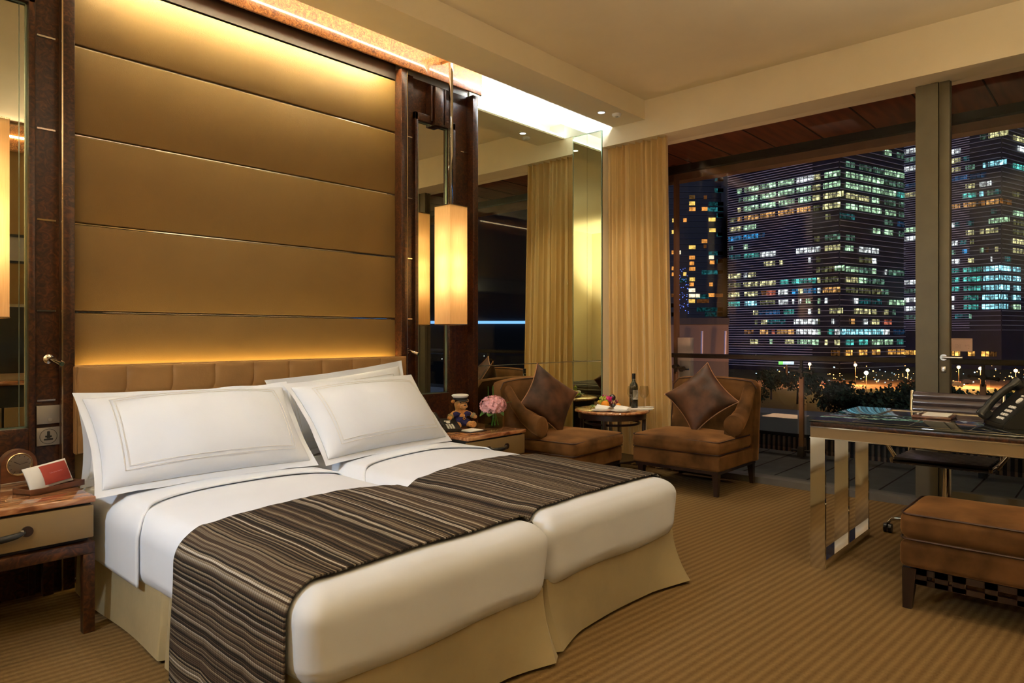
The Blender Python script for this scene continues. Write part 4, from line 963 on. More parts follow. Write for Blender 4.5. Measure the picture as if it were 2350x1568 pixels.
# ceiling fittings
dn = thing('downlight', 'round recessed downlight glowing in the soffit above the curtain', 'downlight', (4.917, 3.418, ZS))
MB().lathe([(.040, 0), (.040, -.004), (.030, -.004), (.028, 0)], (4.917, 3.418, ZS-.0), 32).build('trim_ring', 'ceramic', dn)
MB().lathe([(0, -.001), (.028, -.001), (.028, -.002), (0, -.002)], (4.917, 3.418, ZS), 24).build('lens', 'lens', dn)
sm = thing('smoke_detector', 'round white smoke detector on the soffit right of the downlight', 'smoke detector', (5.047, 3.346, ZS))
MB().lathe([(0, -.022), (.030, -.022), (.040, -.014), (.042, 0), (0, 0)], (5.047, 3.346, ZS), 32).build('housing', 'ceramic', sm)
MB().lathe([(.0, -.024), (.012, -.024), (.012, -.020)], (5.047, 3.346, ZS), 16).build('sensor', 'grey', sm)
# ------------------------------------------------------------------ writing desk
dk = thing('writing_desk', 'glass topped writing desk with bronze apron and mirrored chrome legs', 'desk', (4.13, .4, 0))
X0, X1, Y0, Y1 = 3.70, 4.57, -.42, 1.245
MB().box(X0-.006, Y0, .765, X1+.006, Y1+.006, .777, .002).build('glass_top', 'desk_glass', dk)
MB().box(X0, Y0+.006, .742, X1, Y1, .765, .002).build('burl_edge', 'burl', dk)
i_ = MB()
for y in (1.05, .80, .55, .30, .05, -.2): i_.box(X0+.05, y-.0025, .7772, X1-.05, y+.0025, .7778)
for x in (X0+.05, X1-.05): i_.box(x-.002, Y0+.05, .7772, x+.002, 1.05, .7778)
i_.build('inlay_lines', 'brass', dk)
MB().box(X0-.003, Y0+.01, .737, X1+.003, Y1+.003, .742).box(X0-.003, Y0+.01, .680, X1+.003, Y1+.003, .685).build('chrome_trim', 'chrome', dk)
MB().box(X0, Y0+.01, .685, X1, Y1, .737).build('bronze_apron', 'drawer', dk)
for x in (X0, X0+.395, X0+.79):
    for y in (1.172, -.40):
        MB().box(x, y, .0, x+.022, y+.073, .680).build('leg', 'chrome', dk)
for y in (1.172, -.40): MB().box(X0+.022, y+.001, .0, X0+.83, y+.072, .045).build('foot_rail', 'chrome', dk)
nt_ = thing('stationery_tray', 'brown leather stationery tray with white paper and pen on desk', 'tray', (4.235, .78, .7775), R(2))
MB().box(-.105, -.09, .0, .105, .09, .013, .003).build('leather_base', 'darkwood2', nt_, local=True)
MB().box(-.085, -.075, .013, .085, .045, .018).build('white_paper', 'paper', nt_, local=True)
MB().tube([(-.06, .068, .020), (.06, .066, .020)], .005, 8).build('pen', 'ceramic', nt_, local=True)
phone((4.05, .40, .7775), R(-152), 'black telephone with white keys on the desk, cut by the right edge', 1.15, True)

# ------------------------------------------------------------------ desk chair
dc = thing('desk_chair', 'dark ribbed leather swivel chair tucked behind the writing desk', 'office chair', (4.93, .80, 0), R(-90))
# local: -y is the front (towards the desk), x across
def ribs(P0, P1, w_, n, th=.016):
    m = MB(); P0 = Vector(P0); P1 = Vector(P1); d = P1-P0; nrm = Vector((0, -d.z, d.y)).normalized()
    def f(face):
        def g(a, b):
            k = b*n; fr_ = k-math.floor(min(k, n-1e-6)); h = abs(math.sin(math.pi*fr_))**.5
            p = P0+d*b; return Vector((-w_/2+w_*a, p.y, p.z))+nrm*(face*(th*.25+th*.75*h))
        return g
    m.grid(f(1), 6, n*8); m.grid(f(-1), 6, n*8); m.box(-w_/2, min(P0.y, P1.y)-.002, min(P0.z, P1.z), w_/2, min(P0.y, P1.y)+.0, min(P0.z, P1.z)+.001)
    return m
ribs((0, -.02+.0, .56), (0, .05, .855), .46, 7).build('ribbed_backrest', 'purple', dc, local=True)
ribs((0, -.03, .50), (0, -.012, .575), .46, 2).build('lower_back', 'purple', dc, local=True)
ribs((0, -.46, .485), (0, -.03, .475), .46, 8, .02).build('ribbed_seat', 'seat_k', dc, local=True)
for s in (-1, 1):
    MB().tube([(s*.24, -.47, .495), (s*.24, -.46, .48), (s*.24, -.03, .468), (s*.24, -.005, .52), (s*.24, .05, .855), (s*.24, .053, .862)], .011, 10).build('side_rail', 'chrome', dc, local=True)
    MB().tube([(s*.25, -.30, .47), (s*.30, -.31, .55), (s*.31, -.30, .635), (s*.31, -.12, .655), (s*.30, .0, .64), (s*.25, .02, .60)], .012, 10).build('arm', 'chrome', dc, local=True)
    MB().box(s*.31-.02, -.30, .645, s*.31+.02, -.06, .667, .006).build('arm_pad', 'seat_k', dc, local=True)
MB().cyl((0, -.24, .10), (0, -.24, .44), .025, n=16).build('gas_column', 'chrome', dc, local=True)
MB().box(-.22, -.27, .435, .22, -.21, .462, .005).build('seat_beam', 'chrome', dc, local=True)
bs_ = MB(); pos = []
for k in range(5):
    an = R(-52+72*k+90); c, s = math.cos(an), math.sin(an); bs_.tube([(c*.02, -.24+s*.02, .115), (c*.29, -.24+s*.29, .085), (c*.31, -.24+s*.31, .06)], [.018, .012, .010], 10); pos.append((c*.31, -.24+s*.31))
bs_.build('star_base', 'chrome', dc, local=True)
for x, y in pos: MB().cyl((x-.022, y, .027), (x-.004, y, .027), .027, n=20).cyl((x+.004, y, .027), (x+.022, y, .027), .027, n=20).cyl((x, y, .03), (x, y, .065), .008, n=10).build('caster', 'black', dc, local=True)

# ------------------------------------------------------------------ bench
bh = thing('bench', 'brown velvet bench with pierced dark wood base at lower right', 'bench', (3.65, .1, 0))
bx0, bx1, by0, by1 = 3.415, 3.86, -.50, .765
for x in (bx0+.004, bx1-.06):
    for y in (by0+.01, by1-.066):
        m = MB().box(x, y, 0, x+.056, y+.056, .185)
        for v in m.bm.verts:
            if v.co.z < .01: v.co.x = x+.028+(v.co.x-x-.028)*.62; v.co.y = (y+.056 if y > 0 else y)+(v.co.y-(y+.056 if y > 0 else y))*.62
        m.build('leg', 'darkwood', bh)
for x in (bx0+.012, bx1-.034):
    m = MB().box(x, by0+.06, .160, x+.022, by1-.06, .187).box(x, by0+.06, .116, x+.022, by1-.06, .140); y = by1-.06; k = 0
    while y > by0+.1:
        w_ = (.045, .05, .05, .045, .05)[k % 5]; m.box(x, y-w_, .118, x+.022, y, .187); y -= w_+(.03, .015, .065, .065, .05)[k % 5]; k += 1
    m.build('fretwork_rail', 'darkwood', bh)
MB().box(bx0+.02, by1-.04, .14, bx1-.02, by1-.02, .187).build('end_rail', 'darkwood', bh)
soft(bx0, by0, .187, bx1, by1, .305, .025, 14, 4, fn=lambda p, sx, sy: p+Vector((0, 0, noise.noise(p*8)*.002))).build('lower_cushion', 'velvet', bh)
uc = soft(bx0-.003, by0-.003, .308, bx1+.003, by1+.003, .435, .045, 18, 5, top=.03, fn=lambda p, sx, sy: p+Vector((noise.noise(p*8)*.003, 0, noise.noise(p*7)*.003))).build('upper_cushion', 'velvet', bh)
def rr(z, r=.0045, g=0, c_=.04):
    P_ = []
    for (cx, cy, a0) in ((bx1-c_+g, by1-c_+g, 0), (bx0+c_-g, by1-c_+g, 90), (bx0+c_-g, by0+c_-g, 180), (bx1-c_+g, by0+c_-g, 270)):
        for k in range(6): an = R(a0+18*k); P_.append((cx+c_*math.cos(an), cy+c_*math.sin(an), z))
    return MB().tube(P_, r, 6, True)
rr(.424, g=-.004).build('cushion_piping', 'piping_d', uc); rr(.314, g=-.001).build('cushion_piping', 'piping_d', uc)

# ------------------------------------------------------------------ opposite wall, seen in the mirrors
tv = thing('television', 'black television over the low cabinet, seen only in mirrors', 'television', (1.9, YB+.05, .85))
MB().box(1.2, YB+.02, .84, 2.5, YB+.07, 1.50, .005).build('screen', 'black', tv)
cb = thing('low_cabinet', 'long low cabinet with bronze drawers on the opposite wall', 'cabinet', (1.9, YB+.2, 0))
MB().box(.75, YB+.005, .74, 3.0, YB+.42, .78, .004).build('marble_top', 'marble', cb)
MB().box(.78, YB+.01, .05, 2.97, YB+.40, .74).build('carcass', 'blackm', cb)
for k in range(3):
    d = MB().box(.79+.73*k, YB+.39, .10, .79+.73*k+.71, YB+.412, .53, .002).build('drawer', 'drawer', cb)
    MB().tube([(1.05+.73*k, YB+.412, .40), (1.06+.73*k, YB+.435, .40), (1.24+.73*k, YB+.435, .40), (1.25+.73*k, YB+.412, .40)], .009, 8).build('handle', 'black', d)
wp = thing('opposite_wall_panel', 'gold fabric panelling on the opposite wall, seen in the left mirror', 'wall panel', (1.9, YB, 1.5))
MB().box(.75, YB+.004, 2.22, 3.0, YB+.03, 3.05).box(.75, YB+.004, 1.53, 3.0, YB+.03, 1.94).build('fabric_panel', 'fabric', wp)
MB().box(.75, YB+.004, 1.94, 3.0, YB+.022, 2.22).build('grey_band', 'grey', wp)
MB().box(.75, YB+.004, 2.20, 3.0, YB+.034, 2.225).box(.75, YB+.004, 1.935, 3.0, YB+.034, 1.96).build('black_line', 'blackm', wp)
MB().box(.75, YB+.004, 3.05, 3.0, YB+.10, 3.30).build('burl_cornice', 'burl_o', wp)
MB().box(.8, YB+.105, 3.17, 2.95, YB+.12, 3.185).build('cornice_light', 'led', wp)

for (x, y, lab) in ((-.5, .5, 'added floor lamp for ceiling fill near the entrance, outside the view'), (3.2, -.3, 'added floor lamp for ceiling fill in front of the opposite wall, outside the view')):  # unseen lamps added around the ceiling fill spots
    t = thing('added_floor_lamp', lab, 'floor lamp', (x, y, 0), 0, 'added floor lamps out of view')
    MB().lathe([(0, 0), (.14, 0), (.14, .012), (.03, .03), (0, .03)], (x, y, 0), 32).build('base', 'brass', t)
    MB().cyl((x, y, .02), (x, y, 1.60), .013, n=14).build('pole', 'brass', t)
    MB().lathe([(.02, 1.595), (.09, 1.62), (.15, 1.70), (.146, 1.70), (.088, 1.626), (.02, 1.605)], (x, y, 0), 32).build('bowl_shade', 'brass', t)
# ------------------------------------------------------------------ balcony
struct('balcony_deck', MB().box(XW+.06, -3, -.1, 7.35, 9, -.02), 'deck')
m = MB()
for k in range(44): m.box(XW+.07, -3+.28*k, -.02, 7.3, -3+.28*k+.012, -.018)
struct('deck_joints', m, 'seam')
struct('balcony_soffit', MB().box(XW+.05, -3, 3.2, 7.18, 9, 3.3), 'redwood')
m = MB()
for k in range(26): m.box(XW+.05, -3+.48*k, 3.196, 7.18, -3+.48*k+.012, 3.2)
struct('soffit_joints', m, 'seam')
struct('balcony_beam', MB().box(7.25, -3, 3.04, 7.42, 9, 3.30), 'beam')
struct('balcony_beam_recess', MB().box(7.17, -3, 3.12, 7.25, 9, 3.30), 'beam_d')
rlg = thing('balcony_railing', 'dark handrail with glass panels along the balcony edge', 'railing', (7.0, 2.5, 0))
MB().box(6.97, -2.5, .963, 7.03, 4.6, 1.012, .012).build('handrail', 'beam_d', rlg)
for y in (3.84, 2.44, .93, -.5, -2.0):
    p = MB().box(6.985, y-.022, .05, 7.02, y+.022, .80, .004).build('post', 'beam', rlg)
    MB().cyl((6.95, y, .86), (7.05, y, .86), .022, n=16).box(6.985, y-.012, .78, 7.01, y+.012, .965).cyl((7.0, y-.09, .845), (7.0, y+.09, .865), .011, n=10).ball((7.0, y-.10, .845), .02, 10).ball((7.0, y+.10, .865), .016, 10).build('clamp', 'blackm', p)
    MB().box(6.96, y-.03, -.0, 7.05, y+.03, .10, .005).cyl((7.0, y-.10, .06), (7.0, y+.10, .06), .012, n=10).build('foot', 'blackm', p)
for y in (3.84, 2.44, .93, -.5):
    MB().box(6.997, y-1.36, .08, 7.005, y-.05, .93).build('glass_panel', 'rail_pane', rlg)
bf = thing('balcony_screen', 'white painted balcony divider with round steel lock beside the curtain', 'divider', (7.1, 3.8, 0))
MB().box(7.08, 3.70, -.02, 7.16, 3.86, 1.19, .003).build('panel', 'ledpostmat', bf)
MB().cyl((7.08, 3.80, .83), (7.05, 3.80, .83), .035, n=24).box(7.03, 3.70, .82, 7.05, 3.80, .84).build('lock', 'steel', bf)
MB().box(7.06, 3.868, -.02, 7.14, 3.90, 3.05).build('tall_post', 'beam', bf)
pb = thing('planter_box', 'long pale planter box with vertical bronze slats outside the railing', 'planter', (7.6, 2.4, -.4))
MB().box(7.45, -2.6, .16, 7.95, 4.4, .36).build('box', 'louvre2', pb)
m = MB()
for k in range(120): m.box(7.44, -2.4+.055*k, -.25, 7.47, -2.4+.055*k+.022, .12)
m.build('slat_screen', 'grille', pb)
MB().box(7.47, -2.6, -.4, 7.95, 4.4, .16).build('plinth', 'facade_b', pb)
lamp('SPOT', 'balcony_fill_spot', (6.75, 3.3, 3.1), 60, (1, .72, .62), (0, R(8), 0), spot_size=R(110), spot_blend=.8, shadow_soft_size=.05)  # added spots without fittings, brighten the railing, divider and planter
lamp('SPOT', 'balcony_fill_spot', (6.75, 1.6, 3.1), 6, (.9, .62, .75), (0, R(12), 0), spot_size=R(120), spot_blend=.8, shadow_soft_size=.05)
lamp('AREA', 'soffit_fill', (6.2, 2.9, .3), 16, (1, .55, .30), (R(180), 0, 0), size=.4)  # added area light low down facing up, brightens the red soffit

# ------------------------------------------------------------------ city
W_ = dict(G=win_mat('office_green_light', (.62, 1, .62), 1.5), g=win_mat('office_green_dim', (.35, .7, .50), .42), Y=win_mat('office_yellow_light', (1, .92, .45), 1.3), y=win_mat('office_yellow_dim', (.55, .55, .25), .4),
          W=win_mat('office_white_light', (.95, 1, 1), 2.4), B=win_mat('office_blue_light', (.05, .42, .95), 1.2), b=win_mat('office_blue_dim', (.04, .18, .45), .5), O=win_mat('office_orange_light', (1, .50, .16), 1.4), P=win_mat('lobby_orange_light', (1, .46, .10), 2.6),
          T=win_mat('office_teal_light', (.15, .85, .75), .9), t=win_mat('office_teal_dim', (.04, .28, .32), .5), R=win_mat('office_red_light', (1, .25, .15), .8), C=win_mat('office_cyan_light', (.35, .85, 1), 2.6), o=win_mat('office_orange_dim', (.5, .2, .05), .45))
for k_, v_ in W_.items(): MT['w'+k_] = v_
def dirvp(u): a = (u-1175)/F; d = Vector((CY+a*SY, SY-a*CY)); return d.normalized()
DL, DR = dirvp(-85), dirvp(3800)
def face_hit(u, A, d):
    """distance along facade line A+t*d where frame column u crosses it"""
    a = (u-1175)/F; r = Vector((CY+a*SY, SY-a*CY)); den = d.x*r.y-d.y*r.x
    return (A.y*r.x-A.x*r.y)/den
def corner(u, D): a = (u-1175)/F; return Vector((D*(CY+a*SY), D*(SY-a*CY)))
def zof(v, D): return EYE-(v-HZ)/F*D
GZ = -13.0
def facade_box(root, A, d, t0, t1, z0, z1, depth, off, m, name, mbs=None):
    """box on facade line; outward is towards the viewer"""
    n = Vector((d.y, -d.x)); n = -n if n.dot(A) > 0 else n
    mb = mbs or MB(); P_ = []
    for t_, o_ in ((t0, off), (t1, off), (t1, off-depth), (t0, off-depth)):
        q = A+d*t_+n*o_; P_.append(Vector((q.x, q.y, z0)))
    mb.prism(P_, 'z', (0, 0, z1-z0))
    return mb if mbs else mb.build(name, m, root)
def tower(label, uc, D, faces, rows, v0, step, slats, top_v, extra_dim=()):
    """faces: list of (u_from, u_to, direction, anchor key, louvre lines per floor, louvre material)"""
    A = corner(uc, D); root = thing('office_tower', label, 'office tower', (A.x, A.y, GZ), 0, None)
    zt = zof(top_v, D); fh = step*D/F
    for (ua, ub, d, nl, lm) in faces:
        ta, tb_ = sorted((face_hit(ua, A, d), face_hit(ub, A, d)))
        facade_box(root, A, d, ta, tb_, GZ, zt, 14, 0, 'facade', 'facade_wall')
        if nl:
            mb = MB(); z = zof(v0, D)-fh*.5-fh*2
            while z < zt:
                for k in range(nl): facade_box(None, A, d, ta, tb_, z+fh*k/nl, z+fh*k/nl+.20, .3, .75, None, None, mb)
                z += fh
            mb.build('louvre_screen', lm, root)
    segs = []
    for k, items in rows.items():
        zc = zof(v0-step*k, D)
        for it in items:
            ua, ub, c = it[:3]
            f = next((f_ for f_ in faces if min(f_[0], f_[1])-2 <= (ua+ub)/2 <= max(f_[0], f_[1])+2), None)
            if not f: continue
            ta, tb_ = sorted((face_hit(ua, A, f[2]), face_hit(ub, A, f[2])))
            segs.append(((tb_-ta), f[2], ta, tb_, zc-1.0, zc+.95, c))
    segs.sort(key=lambda s_: -s_[0])
    rest = {}
    for i, (_, d, ta, tb_, za, zb_, c) in enumerate(segs):
        if i < 95: facade_box(root, A, d, ta, tb_, za, zb_, .3, .45, 'w'+c, 'lit_window')
        else: facade_box(None, A, d, ta, tb_, za, zb_, .3, .45, None, None, rest.setdefault(c, MB()))
    if rest:
        ms = list(rest); big = None
        me_all = MB(); mats_ = []
        for j, c in enumerate(ms):
            n0 = len(me_all.bm.faces); tmp = bpy.data.meshes.new('tmp'); rest[c].bm.to_mesh(tmp); me_all.bm.from_mesh(tmp); bpy.data.meshes.remove(tmp)
            me_all.bm.faces.ensure_lookup_table()
            for f_ in me_all.bm.faces[n0:]: f_.material_index = j
            mats_.append('w'+c)
        o = me_all.build('small_lit_windows', mats_, root); o['kind'] = 'stuff'
    return root
def Z(base, sc, *L_): return [(base+a/sc, base+b/sc, c) for a, b, c in L_]
z2 = lambda *L_: Z(1660, 6.03, *L_); z4 = lambda *L_: Z(1860, 5.6, *L_)
rows = {
 19: z4((950, 1030, 'G'), (1105, 1190, 'g')),
 17: z4((450, 560, 'g'), (620, 770, 'g'), (800, 930, 'g'), (950, 1085, 'G'), (1105, 1200, 'G')) ,
 16: z2((195, 255, 'G'), (300, 490, 'G'), (520, 725, 'G'), (765, 985, 'G'), (1020, 1225, 'W'), (1230, 1265, 'W'))+z4((35, 130, 'Y'), (185, 385, 'G'), (450, 600, 'G'), (625, 765, 'G'), (795, 930, 'G'), (945, 1085, 'g'), (1110, 1200, 'g')),
 15: z2((220, 255, 'g'), (285, 475, 'G'), (520, 730, 'G'), (765, 985, 'G'), (1020, 1215, 'G'))+z4((35, 130, 'Y'), (170, 385, 'G'), (450, 600, 'G'), (620, 765, 'G'), (790, 930, 'G'), (945, 1085, 'G'), (1105, 1200, 'T')),
 14: z2((205, 245, 'Y'), (285, 490, 'G'), (525, 725, 'G'), (775, 990, 'G'), (1045, 1215, 'G'))+z4((35, 130, 'Y'), (170, 430, 'Y'), (450, 600, 'Y'), (620, 740, 'Y'), (785, 870, 'G'), (945, 1080, 'g'), (1130, 1190, 'g')),
 13: z2((100, 200, 'y'), (200, 260, 'O'), (295, 490, 'O'), (520, 720, 'O'), (765, 985, 'O'), (1025, 1210, 'O'))+z4((45, 130, 'y'), (165, 385, 'Y'), (450, 590, 'G'), (620, 765, 'G'), (785, 895, 'G'), (955, 1085, 'G'), (1130, 1190, 'g')),
 12: z2((100, 255, 'Y'), (285, 455, 'G'))+z4((200, 260, 'y'), (370, 560, 't'), (945, 1050, 'g'), (1110, 1200, 'b')),
 11: z2((80, 255, 'B'), (285, 485, 'B'), (500, 575, 'b'))+z4((800, 890, 'G'), (945, 1050, 'G'), (1130, 1190, 'g')),
 10: z2((90, 135, 'g'), (285, 340, 'G'))+z4((60, 120, 'y'), (190, 385, 'g'), (450, 560, 'g')),
 9: z2((90, 250, 't'), (290, 500, 'T'), (520, 725, 'W'), (1015, 1260, 'W'))+z4((65, 130, 'W'), (190, 385, 'Y'), (445, 540, 'G'), (620, 760, 'W'), (785, 865, 'W')),
 8: z2((570, 720, 'Y'), (785, 820, 'Y'), (1185, 1210, 'W'))+z4((75, 130, 'y'), (620, 780, 'y'), (785, 840, 'W')),
 7: z2((80, 250, 'Y'), (290, 330, 'W'), (350, 450, 'Y'))+z4((80, 125, 'y'), (150, 320, 'y'), (320, 440, 'G'), (450, 600, 'G'), (625, 760, 'g'), (785, 830, 'G'), (950, 970, 'W'), (1000, 1200, 'g')),
 6: z2((80, 245, 'y'), (285, 490, 'Y'), (515, 725, 'Y'), (790, 910, 'T'), (950, 1285, 'T'))+z4((95, 130, 'Y'), (160, 360, 'y'), (450, 600, 'Y'), (620, 700, 'G'), (710, 760, 'g'), (790, 940, 'g')),
 5: z2((80, 225, 'Y'), (300, 480, 'Y'), (530, 605, 'o'), (610, 725, 'R'), (770, 900, 'W'), (950, 1045, 'B'), (1045, 1110, 'Y'), (1110, 1285, 'B'))+z4((95, 130, 'W'), (165, 385, 'O'), (450, 595, 'y'), (620, 760, 'y'), (785, 900, 'y'), (910, 1000, 'g')),
 4: z2((80, 230, 'T'), (300, 465, 'C'), (520, 720, 'y'), (775, 900, 'W'), (955, 980, 'W'), (1045, 1080, 'W'), (1150, 1210, 'G'))+z4((100, 130, 'G'), (190, 220, 'W'), (560, 600, 'W'), (620, 760, 't'), (790, 900, 't'), (1005, 1080, 'G'), (1105, 1205, 'G')),
 3: z2((420, 485, 'Y'), (500, 800, 'b'), (840, 980, 'T'), (1170, 1215, 'W'))+z4((105, 125, 'Y'), (250, 420, 'Y'), (560, 760, 'Y'), (785, 840, 'Y'), (945, 995, 'Y'), (1050, 1080, 'g')),
 2: z2((440, 475, 'y'), (530, 610, 'Y'), (620, 860, 't'), (985, 1310, 'W'))+z4((100, 125, 'y'), (280, 305, 'W'), (500, 560, 'O'), (680, 730, 'W'), (785, 870, 'Y'), (945, 1030, 'R')),
 1: z2((300, 420, 'o'), (515, 620, 'O'), (680, 715, 'R'), (745, 980, 'O'), (1015, 1320, 'W'))+z4((100, 130, 'G'), (230, 300, 'T'), (320, 380, 'W'), (380, 600, 'C'), (620, 760, 'C'), (780, 920, 'C'), (925, 1000, 'W'), (1060, 1200, 'b')),
 0: z2((380, 485, 'Y'), (650, 680, 'G'), (860, 980, 'Y'), (1030, 1320, 'G'))+z4((190, 220, 'Y'), (315, 380, 'Y'), (450, 540, 'T'), (620, 725, 'T'), (785, 915, 'G'), (950, 1050, 'G'), (1105, 1180, 'T')),
 -1: z4((270, 380, 'o'), (450, 525, 'P'), (620, 715, 'P'), (785, 885, 'P'), (995, 1080, 'P'), (1105, 1200, 'P')),
}
tower('wide office tower with lit floors and pale horizontal louvres left of the window mullion', 1925, 250,
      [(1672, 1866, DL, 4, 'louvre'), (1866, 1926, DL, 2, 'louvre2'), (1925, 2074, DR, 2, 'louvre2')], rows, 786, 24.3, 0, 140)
def z6(*L_): return Z(2170, 4.75, *L_)
def zs_(*L_): return [(a, b, c) for a, b, c in L_]
rowsR = {
 18: z6((380, 445, 'g'), (470, 690, 'Y'), (730, 900, 'Y')), 17: z6((60, 165, 'W'), (780, 900, 'W')), 16: z6((70, 165, 'Y'), (190, 260, 't')),
 15: z6((70, 165, 'Y'), (220, 320, 'g'), (410, 445, 'C'), (465, 670, 'C'), (730, 900, 'T')), 14: z6((65, 250, 'b'), (270, 445, 'b')),
 13: z6((220, 320, 'Y'), (375, 445, 'W'), (455, 500, 'W')), 12: z6((190, 340, 'T'), (375, 415, 'C'), (455, 520, 'g'), (530, 610, 't'), (720, 800, 'y')),
 11: z6((65, 160, 'O'), (200, 340, 'O'), (360, 430, 'o'), (450, 590, 'O'), (590, 710, 'o')), 10: z6((500, 560, 't'), (730, 835, 'G')),
 9: z6((65, 100, 'W'), (105, 155, 't'), (230, 310, 't'), (475, 700, 'G'), (735, 900, 'y')), 8: z6((225, 310, 'Y'), (380, 420, 'Y'), (440, 575, 'Y'), (730, 900, 'y')),
 7: z6((65, 135, 'W'), (160, 230, 't'), (270, 310, 'y'), (730, 900, 'Y')), 6: z6((60, 110, 'g'), (185, 245, 'B'), (380, 415, 'G'), (440, 470, 'o'), (540, 575, 'Y'), (730, 900, 'Y')),
 5: z6((60, 158, 'W'), (240, 310, 'Y'), (495, 510, 'W'), (640, 700, 't')),
 4: z6((65, 155, 'T'), (190, 400, 'T'), (415, 575, 'C'), (575, 700, 'C'), (730, 805, 'C')), 3: z6((65, 155, 'T'), (190, 400, 'T'), (415, 575, 'C'), (575, 700, 'C'), (730, 805, 'C')),
 2: z6((70, 155, 'T'), (200, 300, 'T'), (310, 390, 'T'), (410, 575, 'C'), (575, 690, 'C'), (735, 805, 'C')), 1: z6((65, 95, 'W'), (200, 360, 'T'), (405, 575, 'C'), (575, 665, 'C'), (735, 805, 'C')),
 0: z6((65, 95, 'W'), (200, 360, 'T'), (400, 575, 'C'), (575, 670, 'C'), (735, 805, 'G')), -1: z6((100, 250, 't'), (260, 285, 'g')),
 -5: z6((60, 160, 'P'), (240, 320, 'P'), (390, 475, 'P'), (480, 560, 'o')), -4: z6((0, 1, 'o')),
}
for k, c in ((18, 'W'), (17, 'g'), (16, 'W'), (14, 'b'), (13, 'Y'), (9, 'G'), (8, 'W'), (3, 'W'), (2, 'g'), (1, 'W'), (0, 'W'), (-1, 'g')): rowsR.setdefault(k, []).append((2077, 2103, c))
rowsR.setdefault(-5, []).append((2060, 2103, 'P'))
tower('darker office tower seen through the balcony door, blue-white floors low down', 2297, 275,
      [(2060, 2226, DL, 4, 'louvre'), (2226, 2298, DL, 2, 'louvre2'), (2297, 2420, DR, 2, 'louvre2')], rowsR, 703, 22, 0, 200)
# residential tower at the left with warm windows
A = corner(1600, 380); dF = Vector((SY, -CY)); rt_ = thing('residential_tower', 'dark residential tower with scattered warm orange windows beside the curtain', 'apartment tower', (A.x, A.y, GZ))
ta, tb_ = sorted((face_hit(1530, A, dF), face_hit(1655, A, dF)))
facade_box(rt_, A, dF, ta, tb_, GZ, zof(300, 380), 20, 0, 'facade_b', 'facade_wall')
mb = MB()
for k in range(42): facade_box(None, A, dF, ta, tb_, zof(735, 380)+3.25*k, zof(735, 380)+3.25*k+.5, .4, .5, None, None, mb)
mb.build('balcony_bands', 'facade', rt_)
q = 4.36
for (a_, b_, y_, c) in ((225, 280, 380, 'Y'), (225, 285, 437, 'O'), (350, 405, 435, 'O'), (225, 280, 318, 'y'), (165, 197, 548, 'O'), (418, 485, 542, 'Y'), (425, 487, 648, 'Y'), (350, 403, 758, 'O'), (222, 285, 818, 'Y'), (370, 395, 810, 'o'), (108, 140, 870, 'W'),
                        (225, 280, 922, 'O'), (422, 470, 920, 'W'), (430, 475, 970, 'O'), (228, 272, 980, 'O'), (225, 283, 1035, 'O'), (165, 195, 1088, 'Y'), (228, 280, 1140, 'Y'), (228, 270, 1190, 'O'), (425, 460, 1190, 'O'), (50, 85, 1030, 'O'), (50, 80, 1090, 'O'),
                        (220, 283, 1248, 'W'), (222, 283, 1303, 'W'), (220, 280, 1357, 'Y'), (418, 475, 1298, 'O'), (45, 80, 1300, 'o'), (55, 80, 550, 'Y'), (50, 78, 665, 'Y'), (50, 80, 870, 'O'), (370, 400, 320, 'o'), (290, 330, 1303, 'W'), (485, 560, 1300, 'o'), (300, 420, 1357, 'o')):
    t0_, t1_ = sorted((face_hit(1530+a_/q, A, dF), face_hit(1530+b_/q, A, dF))); zc = zof(380+y_/q, 380)
    MT.setdefault('h'+c, emit('home_light_'+c, dict(Y=(1, .62, .14), O=(1, .38, .08), W=(1, .85, .6), y=(.5, .25, .08), o=(.4, .14, .04))[c], dict(Y=1.3, O=1.1, W=1.3, y=.25, o=.3)[c], .5, .6))
    facade_box(rt_, A, dF, t0_, t1_, zc-1.0, zc+1.0, .5, .6, 'h'+c, 'lit_window')
for (a_, b_, y_) in ((480, 565, 140), (480, 565, 250), (420, 565, 385), (400, 565, 440), (500, 565, 500), (500, 555, 690), (420, 560, 880), (500, 560, 960), (350, 560, 1070), (300, 420, 1310), (300, 560, 1440), (40, 100, 1400), (380, 560, 1490), (45, 95, 1490), (100, 200, 1150)):
    t0_, t1_ = sorted((face_hit(1530+a_/q, A, dF), face_hit(1530+b_/q, A, dF))); zc = zof(380+y_/q, 380)
    facade_box(rt_, A, dF, t0_, t1_, zc-1.1, zc+1.1, .5, .55, 'wt', 'dim_window')
bl = MB(); rb = random.Random(11)
for i in range(70):
    u = 1530+rb.uniform(100, 215)/q; v = 380+rb.uniform(1010, 1480)/q; t_ = face_hit(u, A, dF); z = zof(v, 380); facade_box(None, A, dF, t_-.18, t_+.18, z-.18, z+.18, .3, .8, None, None, bl)
MT['fairy'] = emit('blue_fairy_lights', (.15, .25, 1), 1.6, .9, 3)
o = bl.build('blue_light_dots', 'fairy', rt_); o['kind'] = 'stuff'
